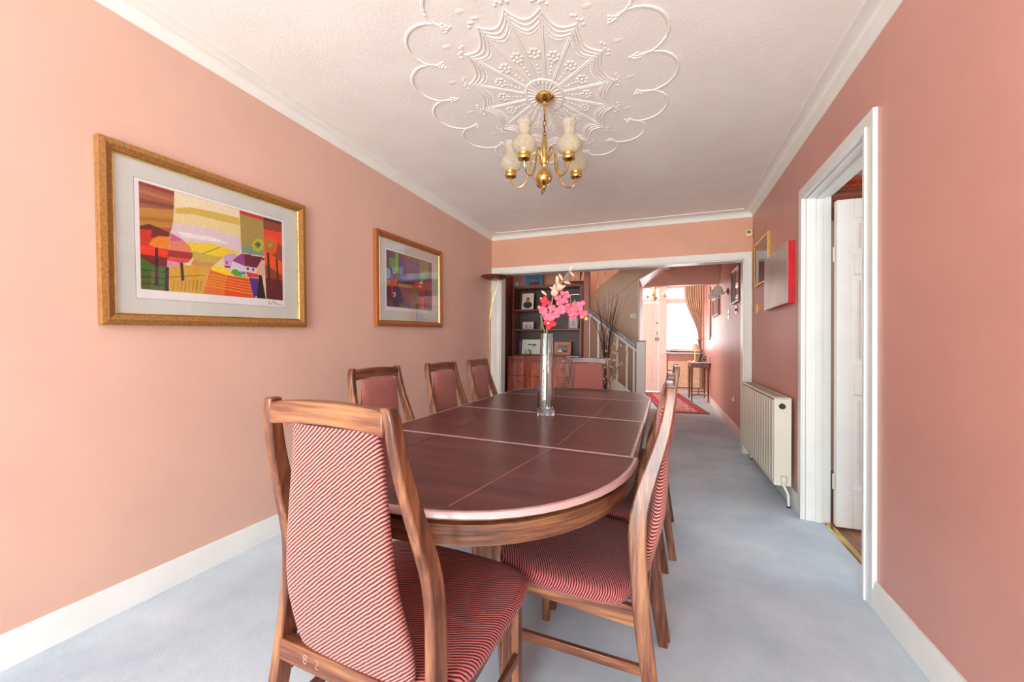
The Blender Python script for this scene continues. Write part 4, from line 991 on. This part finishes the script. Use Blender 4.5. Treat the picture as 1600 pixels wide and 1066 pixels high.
photo_frame('dark framed group photograph in the middle of the upper shelf', -1.605, 5.72, BZ + .69, .17, .19, FD, .012, (70, 74, 84), [(-.03, .10, .024), (.03, .095, .024, (196, 140, 120), (60, 44, 40), (190, 180, 186))], 8)
photo_frame('silver framed portrait photograph on the upper shelf, right behind the blossoms', -1.21, 5.70, BZ + .69, .135, .215, FS, .010, (86, 84, 78), [(0, .12, .032, (212, 160, 140), (50, 40, 36), (220, 214, 210))], 8)
photo_frame('small pale framed photograph on the middle shelf, left', -1.91, 5.70, BZ + .399, .18, .112, FS, .014, (206, 190, 178), [(-.03, .06, .018, (196, 140, 130), (120, 90, 80), (190, 120, 120)), (.03, .055, .016, (206, 150, 130), (110, 90, 70), (140, 150, 150))], 8)
photo_frame('brown and white framed photograph on the middle shelf, right', -1.225, 5.70, BZ + .399, .145, .165, FT, .016, (214, 206, 214), [(0, .09, .022, (200, 150, 130), (90, 60, 50), (180, 176, 196))], 8)
photo_frame('wide white framed horse sketch on the bottom shelf, left', -1.85, 5.74, BZ + .022, .335, .225, FS, .006, (216, 222, 208), [], 8, 0,
            [((60, 52, 50), [(-.09, .150), (-.06, .158), (-.02, .150), (.03, .158), (.05, .150), (.05, .135), (.02, .130), (-.03, .138), (-.085, .135)]), ((70, 60, 56), [(-.01, .13), (.005, .13), (.0, .095), (-.005, .095)]), ((70, 60, 56), [(.03, .13), (.04, .13), (.04, .10), (.034, .10)])])
photo_frame('tan wood framed photograph of two people on the bottom shelf, right', -1.385, 5.72, BZ + .022, .245, .19, FT, .042, (120, 116, 118), [(-.04, .08, .024, (230, 196, 176), (180, 170, 160), (232, 226, 222)), (.03, .09, .024, (214, 150, 128), (60, 50, 50), (60, 66, 84))], 8)
photo_frame('dark narrow photo frame standing behind the wide sketch on the bottom shelf', -2.045, 5.80, BZ + .022, .10, .215, FD, .010, (96, 92, 92), [], 4)
cd = thing('candle_jar', 'small glass jar with a white candle on the bottom shelf before the sketch', 'candle', (-1.895, 5.66, BZ + .0205))
MB().lathe([(.036, 0), (.040, .006), (.040, .075), (.037, .075), (.037, .008), (.002, .006)], (0, 0, 0), 20, cap=False).build('jar', real_glass('jar_glass', (.95, .93, .9, 1), .05), cd)
MB().lathe([(.034, .009), (.034, .055), (.002, .055)], (0, 0, 0), 20).build('candle_wax', plain('wax', (244, 232, 216), .6), cd)
vz = MB().lathe([(.030, 0), (.036, .006), (.022, .03), (.016, .08), (.020, .15), (.028, .19), (.030, .20), (.024, .20), (.014, .15), (.010, .03)], (-1.695, 5.68, BZ + .3975), 18)
tag(vz.build('bud_vase', plain('grey_glaze', (176, 160, 150), .3)), 'slim pale grey bud vase in the middle of the second shelf', 'vase')
mg = MB().prism([(-.09, 0), (.09, 0), (.09, .012), (-.09, .012)], 'y', -.05, .05)
o = mg.build('magazine', plain('magazine_cover', (150, 160, 190), .35, var=.3, scale=25), bev=.001); o.location = (-1.19, 5.51, .9232); o.rotation_euler = (0, 0, R(12)); tag(o, 'small stack of blue-grey papers on the chest of drawers by its right end', 'papers')

# ================================================================ HALL: STAIRCASE
sc = thing('staircase', 'white and dark wood staircase with square newel post and white balusters in the hall', 'staircase', (-.28, 5.5, 0))
def S(x): return x + .28
def Sy(y): return y - 5.5
np_ = MB().box(-.055, .055, -.055, .055, 0, 1.14); npo = np_.build('newel_post', M_COVE, sc, bev=.004)
MB().box(-.062, .062, -.062, .062, 1.14, 1.155).build('newel_cap', W_DARK, npo, bev=.003)
sl = .80
def rail(z0, z1, y0, y1, xa=-.06, xb=-.70): return MB().prism([(xa, z0 - sl * 0), (xa, z1), (xb, z1 + sl * (xa - xb)), (xb, z0 + sl * (xa - xb))], 'y', y0, y1)
rail(1.04, 1.108, -.035, .035).build('handrail', W_DARK, sc, bev=.006)
rail(1.005, 1.040, -.022, .022).build('under_rail', M_COVE, sc, bev=.002)
rail(.19, .42, -.02, .02).build('string', M_COVE, sc, bev=.003)
for x in (-.96, -.835, -.71, -.585, -.46, -.37):
    xl = S(x); z = sl * (-.06 - xl); MB().box(xl - .013, xl + .013, -.013, .013, .415 + z, 1.008 + z).build('baluster', M_COVE, sc, bev=.002)
for k in range(4):
    x1 = -.02 - k * .18; mbt = MB().box(x1 - .18 - .01, x1, .03, .86, .0 + k * .165, .165 * (k + 1)); mbt.build('tread', plain('stair_carpet', (176, 150, 138), .95, var=.06, scale=60, bmp=.4, bscale=300), sc, bev=.008)
MB().box(-.75, -.68, -.04, .04, 0, 2.3).build('landing_post', M_MAUVE, sc, bev=.003)
# upper flight string and balusters
MB().prism([(S(-1.112), 1.72), (S(-1.112), 1.885), (S(-.38), 2.475), (S(-.03), 2.475), (S(-.03), 2.41), (S(-.826), 1.758)][:2] + [(S(-.385), 2.468), (S(-.05), 2.468), (S(-.36), 2.135), (S(-.826), 1.758), (S(-1.112), 1.53)], 'y', Sy(6.375), Sy(6.399)).build('upper_string', M_BEIGE, sc, bev=.002)
for x in (-.999, -.889, -.77, -.653):
    z = 1.885 + .80 * (x + 1.112); MB().box(S(x) - .013, S(x) + .013, Sy(6.47), Sy(6.496), z - .05, 2.72).build('baluster', M_COVE, sc, bev=.002)
MB().box(S(-1.41), S(-1.345), Sy(5.93), Sy(5.995), 1.992, 2.9).build('newel_post', M_COVE, sc, bev=.003)
for k, x in enumerate((-1.29, -1.22)):
    MB().box(S(x) - .012, S(x) + .012, Sy(5.95), Sy(5.974), 2.05, 2.9).build('baluster', M_COVE, sc, bev=.002)
MB().box(S(-1.345), S(-1.13), Sy(5.93), Sy(5.995), 1.992, 2.05).build('landing_rail', W_DARK, sc, bev=.003)
MB().prism([(S(-1.18), 2.06), (S(-1.13), 2.3), (S(-1.18), 2.3)], 'y', Sy(5.93), Sy(5.99)).build('landing_bracket', W_DARK, sc)
th2 = thing('thermostat', 'small white thermostat with a green screen on the beige wall under the stairs', 'thermostat', (-.445, 6.4, 1.545))
MB().box(-.045, .045, -.02, 0, -.035, .035).build('case', plain('white_plastic', (224, 222, 206), .4), th2, bev=.004)
MB().box(-.005, .03, -.022, -.02, -.015, .02).build('screen', plain('green_lcd', (130, 160, 96), .25), th2)

# dried branches
bv = thing('floor_vase', 'tall dark floor vase holding dried reeds and twigs beside the staircase', 'vase', (-.70, 5.16, 0))
MB().lathe([(.06, 0), (.075, .01), (.09, .15), (.085, .32), (.055, .45), (.045, .50), (.055, .53), (.050, .53), (.040, .50), (.05, .44), (.002, .40)], (0, 0, 0), 24).build('body', plain('dark_ceramic', (70, 52, 46), .3), bv)
br_ = thing('dried_branches', 'spray of thin dark reeds and pale knobbly twigs standing in the floor vase', 'dried branches', (-.70, 5.16, 0))
random.seed(11); reeds = MB(); tws = MB(); buds = MB()
M_REED = plain('dark_reed', (84, 56, 52), .8); M_TWIG = plain('pale_twig', (156, 124, 100), .8, var=.15, scale=30); M_BUD = plain('twig_bud', (222, 196, 164), .8)
for k in range(34):
    side = 1 if k % 5 > 1 else -1
    tx = random.uniform(.06, .30) if side > 0 else random.uniform(-.22, .0); tz = random.uniform(1.50, 1.80) - abs(tx) * .15; b = (random.uniform(-.02, .02), random.uniform(-.02, .02))
    ty = random.uniform(-.10, .10)
    pts = [(b[0], b[1], .5)]
    for u in (.35, .6, .8, 1):
        pts.append((b[0] + .05 * u + (tx - .05) * u ** 2.2, b[1] + ty * u * u, .5 + (tz - .5) * u))
    reeds.tube(pts, [.004, .0038, .0032, .0022, .001], 5)
reeds.build('reeds', M_REED, br_)
for k in range(9):
    tx = random.uniform(-.10, .30); tz = random.uniform(.85, 1.22); ty = random.uniform(-.12, .06); b = (random.uniform(-.03, .03), random.uniform(-.03, .03)); pts = [(b[0], b[1], .42)]
    for i in range(1, 9):
        u = i / 8; q = (b[0] + tx * u ** 1.4 + random.uniform(-.014, .014), b[1] + ty * u + random.uniform(-.01, .01), .42 + (tz - .42) * u); pts.append(q)
        if random.random() < .8: buds.ball((q[0] + random.uniform(-.012, .012), q[1] - .004, q[2] + random.uniform(-.02, .02)), (.014, .011, .017), 6, 4)
        if i > 2 and random.random() < .6: tws.tube([q, (q[0] + random.uniform(-.05, .07), q[1] + random.uniform(-.03, .03), q[2] + random.uniform(.03, .09))], [.0025, .0012], 5)
    tws.tube(pts, [.0055 - .0004 * i for i in range(9)], 5)
tws.build('twigs', M_TWIG, br_); buds.build('buds', M_BUD, br_)

# ================================================================ HALL: RUG, CONSOLE, CURTAIN, WALL THINGS
def rug_mat():
    m, nt, b = _new('oriental_rug'); tc = nt.nodes.new('ShaderNodeTexCoord'); sp = nt.nodes.new('ShaderNodeSeparateXYZ'); nt.links.new(tc.outputs['Object'], sp.inputs[0])
    v = nt.nodes.new('ShaderNodeTexVoronoi'); v.inputs['Scale'].default_value = 16; v.distance = 'MANHATTAN'; nt.links.new(tc.outputs['Object'], v.inputs['Vector'])
    c1 = ramp(nt, v.outputs['Distance'], [(.12, (70, 30, 60)), (.3, (150, 34, 52)), (.55, (176, 60, 74)), (.72, (206, 150, 150))])
    def edge(axis, half):
        a = nt.nodes.new('ShaderNodeMath'); a.operation = 'ABSOLUTE'; nt.links.new(sp.outputs[axis], a.inputs[0])
        s_ = nt.nodes.new('ShaderNodeMath'); s_.operation = 'SUBTRACT'; s_.inputs[0].default_value = half; nt.links.new(a.outputs[0], s_.inputs[1]); return s_.outputs[0]
    mn = nt.nodes.new('ShaderNodeMath'); mn.operation = 'MINIMUM'; nt.links.new(edge(0, .37), mn.inputs[0]); nt.links.new(edge(1, 1.38), mn.inputs[1])
    c2 = ramp(nt, mn.outputs[0], [(0, (110, 30, 44)), (.03, (110, 30, 44)), (.035, (196, 140, 130)), (.05, (60, 40, 70)), (.06, (176, 60, 60)), (.14, (160, 40, 54)), (.15, (206, 160, 150)), (.165, (100, 30, 50))])
    for n in nt.nodes:
        if n.type == 'VALTORGB' and n.color_ramp.elements[-1].position < .2: n.color_ramp.interpolation = 'CONSTANT'
    st_ = nt.nodes.new('ShaderNodeMath'); st_.operation = 'GREATER_THAN'; st_.inputs[1].default_value = .17; nt.links.new(mn.outputs[0], st_.inputs[0])
    mx = nt.nodes.new('ShaderNodeMix'); mx.data_type = 'RGBA'; nt.links.new(st_.outputs[0], mx.inputs[0]); nt.links.new(c2, mx.inputs[6]); nt.links.new(c1, mx.inputs[7])
    nt.links.new(mx.outputs[2], b.inputs['Base Color']); b.inputs['Roughness'].default_value = .95; return m
rg = thing('rug', 'red patterned oriental rug on the pale hall carpet before the front door', 'rug', (.135, 8.38, 0), R(8))
MB().box(-.37, .37, -1.38, 1.38, .001, .009).build('pile', rug_mat(), rg, smooth=False)
fr_ = MB()
for s_ in (-1, 1):
    for k in range(38): fr_.tube([(-.365 + k * .0197, s_ * 1.38, .004), (-.365 + k * .0197 + random.uniform(-.006, .006), s_ * (1.38 + random.uniform(.025, .04)), .003)], .0022, 4)
fr_.build('fringe', plain('rug_fringe', (206, 186, 176), .9), rg)

ct = thing('console_table', 'small carved wooden console table with pale top against the hall right wall', 'table', (.655, 8.90, 0))
W_CON = wood('carved_mahogany', (56, 26, 20), (98, 50, 34), (140, 84, 56), 'x', .35)
MB().box(-.18, .18, -.42, .42, .752, .772).build('top', plain('marble_top', (216, 190, 184), .25, var=.08, scale=20), ct, bev=.006)
apb = MB().box(-.165, .165, -.40, .40, .665, .752).build('apron', W_CON, ct, bev=.004)
for x in (-.10, -.02, .08): MB().lathe([(.014, 0), (.012, .006), (.004, .008)], (0, 0, 0), 8, mat=Matrix.Rotation(R(90), 3, 'X')).build('rosette', M_BRASSD, apb, loc=(x, -.40, .71))
LEGP = [(.010, 0), (.014, .02), (.011, .05), (.014, .10), (.017, .30), (.020, .52), (.018, .56), (.026, .585), (.018, .60), (.024, .63), (.022, .67)]
for x in (-.145, .145):
    for y in (-.38, .38): MB().lathe(LEGP, (x, y, 0), 12).build('leg', W_CON, ct, ang=60)
MB().tube([(-.145, -.38, .13), (-.05, -.30, .13), (.05, -.30, .13), (.145, -.38, .13)], .010, 8).tube([(-.145, .38, .13), (-.05, .30, .13), (.05, .30, .13), (.145, .38, .13)], .010, 8).tube([(0, -.30, .13), (0, .30, .13)], .010, 8).build('stretcher', W_CON, ct)
tl = thing('table_lamp', 'small brass table lamp with a cream coolie shade on the console table', 'lamp', (.585, 8.78, .7725))
MB().lathe([(.045, 0), (.045, .01), (.018, .022), (.012, .05), (.014, .16), (.010, .27)], (0, 0, 0), 16).build('base', M_BRASS, tl)
MB().lathe([(.088, .235), (.042, .355), (.040, .355), (.086, .235)], (0, 0, 0), 24, cap=False).build('shade', plain('cream_shade', (240, 226, 200), .8), tl)
cb_ = MB().tube([(.53, 8.80, .779), (.475, 8.75, .779), (.462, 8.72, .74), (.455, 8.72, .70), (.455, 8.73, .5), (.458, 8.75, .3), (.465, 8.80, .06), (.475, 8.9, .006), (.48, 9.1, .006), (.50, 9.4, .006)], .0035, 6)
tag(cb_.build('lamp_cord', plain('brown_flex', (110, 74, 54), .6)), 'thin brown lamp flex hanging down beside the console table', 'cord')
ph = thing('telephone', 'dark cordless telephone standing in its base on the console table', 'telephone', (.66, 8.70, .7725))
MB().box(-.04, .04, -.05, .05, 0, .03).build('base', plain('slate_plastic', (60, 62, 76), .4), ph, bev=.006)
hs = MB().box(-.022, .022, -.012, .012, .02, .17).build('handset', plain('navy_plastic', (44, 56, 96), .4), ph, bev=.006); hs.rotation_euler = (R(-8), R(12), 0)
pf = photo_frame('small silver photo frame on the console table beside the telephone', .755, 8.80, .7725, .10, .13, FS, .010, (150, 130, 120), [(0, .07, .02)], 8)
# curtain
ctn = thing('curtain', 'gathered pink and gold striped curtain tied back at the hall window', 'curtain', (.62, 9.72, 0))
def cur_mat():
    m, nt, b = _new('curtain_cloth'); v = coords(nt, (1, 1, .05)); f = noise(nt, v, 22, 3)
    nt.links.new(ramp(nt, f, [(.32, (186, 120, 116)), (.45, (216, 178, 166)), (.55, (214, 192, 150)), (.68, (232, 214, 194))]), b.inputs['Base Color'])
    b.inputs['Roughness'].default_value = .8; b.inputs['Subsurface Weight'].default_value = 0; return m
CU = cur_mat()
def cloth(z0, z1, fL, fR, folds, amp):
    mb = MB(); nz, nx = 26, 90; vs_ = []
    for i in range(nz + 1):
        z = z0 + (z1 - z0) * i / nz; a, b_ = fL(z), fR(z)
        for j in range(nx + 1):
            u = j / nx; vs_.append((a + (b_ - a) * u, amp * math.sin(u * folds * 2 * PI + .4 * math.sin(z * 3)), z))
    fs = [(i * (nx + 1) + j, i * (nx + 1) + j + 1, (i + 1) * (nx + 1) + j + 1, (i + 1) * (nx + 1) + j) for i in range(nz) for j in range(nx)]
    mb.add(vs_, fs); return mb
def smooth01(t): t = max(0, min(1, t)); return t * t * (3 - 2 * t)
fL = lambda z: -.20 + .285 * smooth01((2.35 - z) / 1.1) ** 1.2
fR = lambda z: .19 - .03 * smooth01((2.2 - z) / 1.0)
o = cloth(1.22, 2.44, fL, fR, 8, .022).build('drape', CU, ctn); o.modifiers.new('s', 'SOLIDIFY').thickness = .003
fL2 = lambda z: .085 - .0 * z + .03 * smooth01((1.22 - z) / .3); fR2 = lambda z: .16 + .0 * z
o = cloth(.10, 1.22, fL2, fR2, 5, .02).build('tail', CU, ctn); o.modifiers.new('s', 'SOLIDIFY').thickness = .003
MB().tube([(.07 + .055 + .060 * math.cos(a), .032 * math.sin(a), 1.235 + .02 * math.cos(a)) for a in [2 * PI * k / 20 for k in range(20)]], .012, 8, closed=True).build('tieback', plain('tieback_cloth', (206, 150, 110), .8), ctn)
gb = MB().lathe([(.02, 0), (.03, .01), (.045, .10), (.042, .10), (.028, .014), (.002, .012)], (.11, 9.82, .9355), 16)
tag(gb.build('glass_tumbler', real_glass('tumbler_glass', (.9, .95, 1, 1), .02)), 'small clear glass tumbler on the hall window sill', 'glass')
# radiator under the hall window
r2 = thing('radiator', 'cream flat panel radiator under the hall window', 'radiator', (.42, 9.9, 0))
MB().box(-.33, .33, -.09, -.03, .15, .735).build('panel', plain('cream_radiator', (234, 204, 170), .4), r2, bev=.006)
for x in (-.25, .25): MB().box(x - .015, x + .015, -.03, -.0, .2, .68).build('bracket', M_WHITE, r2)
for x in (-.31, .31): MB().tube([(x, -.06, .15), (x, -.06, .02)], .008, 8).build('pipe', M_BRASSD, r2)
# hall right wall
mrr = frame_right('wall_mirror', 'narrow silver framed mirror on the hall right wall nearest the opening', 'mirror', 5.24, 5.80, 1.625, 2.06, plain('dark_side_frame', (120, 76, 70), .3), .035, plain('mirror_silver', (226, 220, 216), .04, 1, .0), .035, False)
frame_right('framed_print', 'small pale framed print on the hall right wall behind the glass wall lamp', 'picture', 7.20, 8.05, 1.60, 1.93, plain('brown_frame', (150, 96, 84), .4), .035, M_PAPER, .03, True)
wl = thing('wall_lamp', 'brass wall lamp with a bell-shaped glass shade on the hall right wall', 'wall light', (XR, 6.32, 1.86))
MB().lathe([(.05, 0), (.052, .006), (.03, .018), (.012, .024)], (0, 0, 0), 20, mat=Matrix.Rotation(R(-90), 3, 'Y')).build('backplate', M_BRASSD, wl)
for s_ in (-1, 1):
    arm = MB().tube([(-.02, 0, 0), (-.06, s_ * .03, -.02), (-.12, s_ * .10, .02), (-.15, s_ * .16, .075), (-.155, s_ * .20, .08), (-.155, s_ * .215, .05)], .006, 8).build('arm', M_BRASS, wl)
    MB().lathe([(.02, .04), (.045, .02), (.062, -.02), (.070, -.06), (.082, -.085), (.079, -.085), (.066, -.06), (.058, -.02), (.042, .018)], (-.155, s_ * .215, .02), 16, cap=False).build('shade', real_glass('frosted_glass', (.98, .94, .92, 1), .4, 1.2, .55), arm)
bp = thing('bell_pull', 'long narrow tapestry wall hanging with beaded edges beside the hall window', 'wall hanging', (XR, 8.55, 1.26))
MB().box(-.022, -.008, -.075, .075, 0, .86).build('tapestry', plain('tapestry_cloth', (206, 166, 110), .8, var=.35, scale=26), bp, bev=.002)
bd = MB()
for s_ in (-1, 1):
    for k in range(26): bd.ball((-.018, s_ * .078, .015 + k * .033), (.010, .010, .012), 6, 4)
bd.build('beaded_edge', plain('rose_beads', (190, 110, 104), .5), bp)
MB().prism([(-.078, .86), (.078, .86), (0, .98)], 'x', -.024, -.006).build('crest', M_GOLD, bp)
MB().ball((-.016, 0, -.03), (.012, .012, .035)).build('tassel', M_GOLD, bp)
# detail on the lintel: ceiling spotlight box over the hall
sb = thing('smoke_alarm', 'small white box fixed on the soffit edge where the stairs meet the hall ceiling', 'detector', (.035, 7.2, 2.42))
MB().box(-.05, .05, -.05, .05, -.05, .0).build('body', plain('white_plastic', (224, 222, 206), .4), sb, bev=.006)
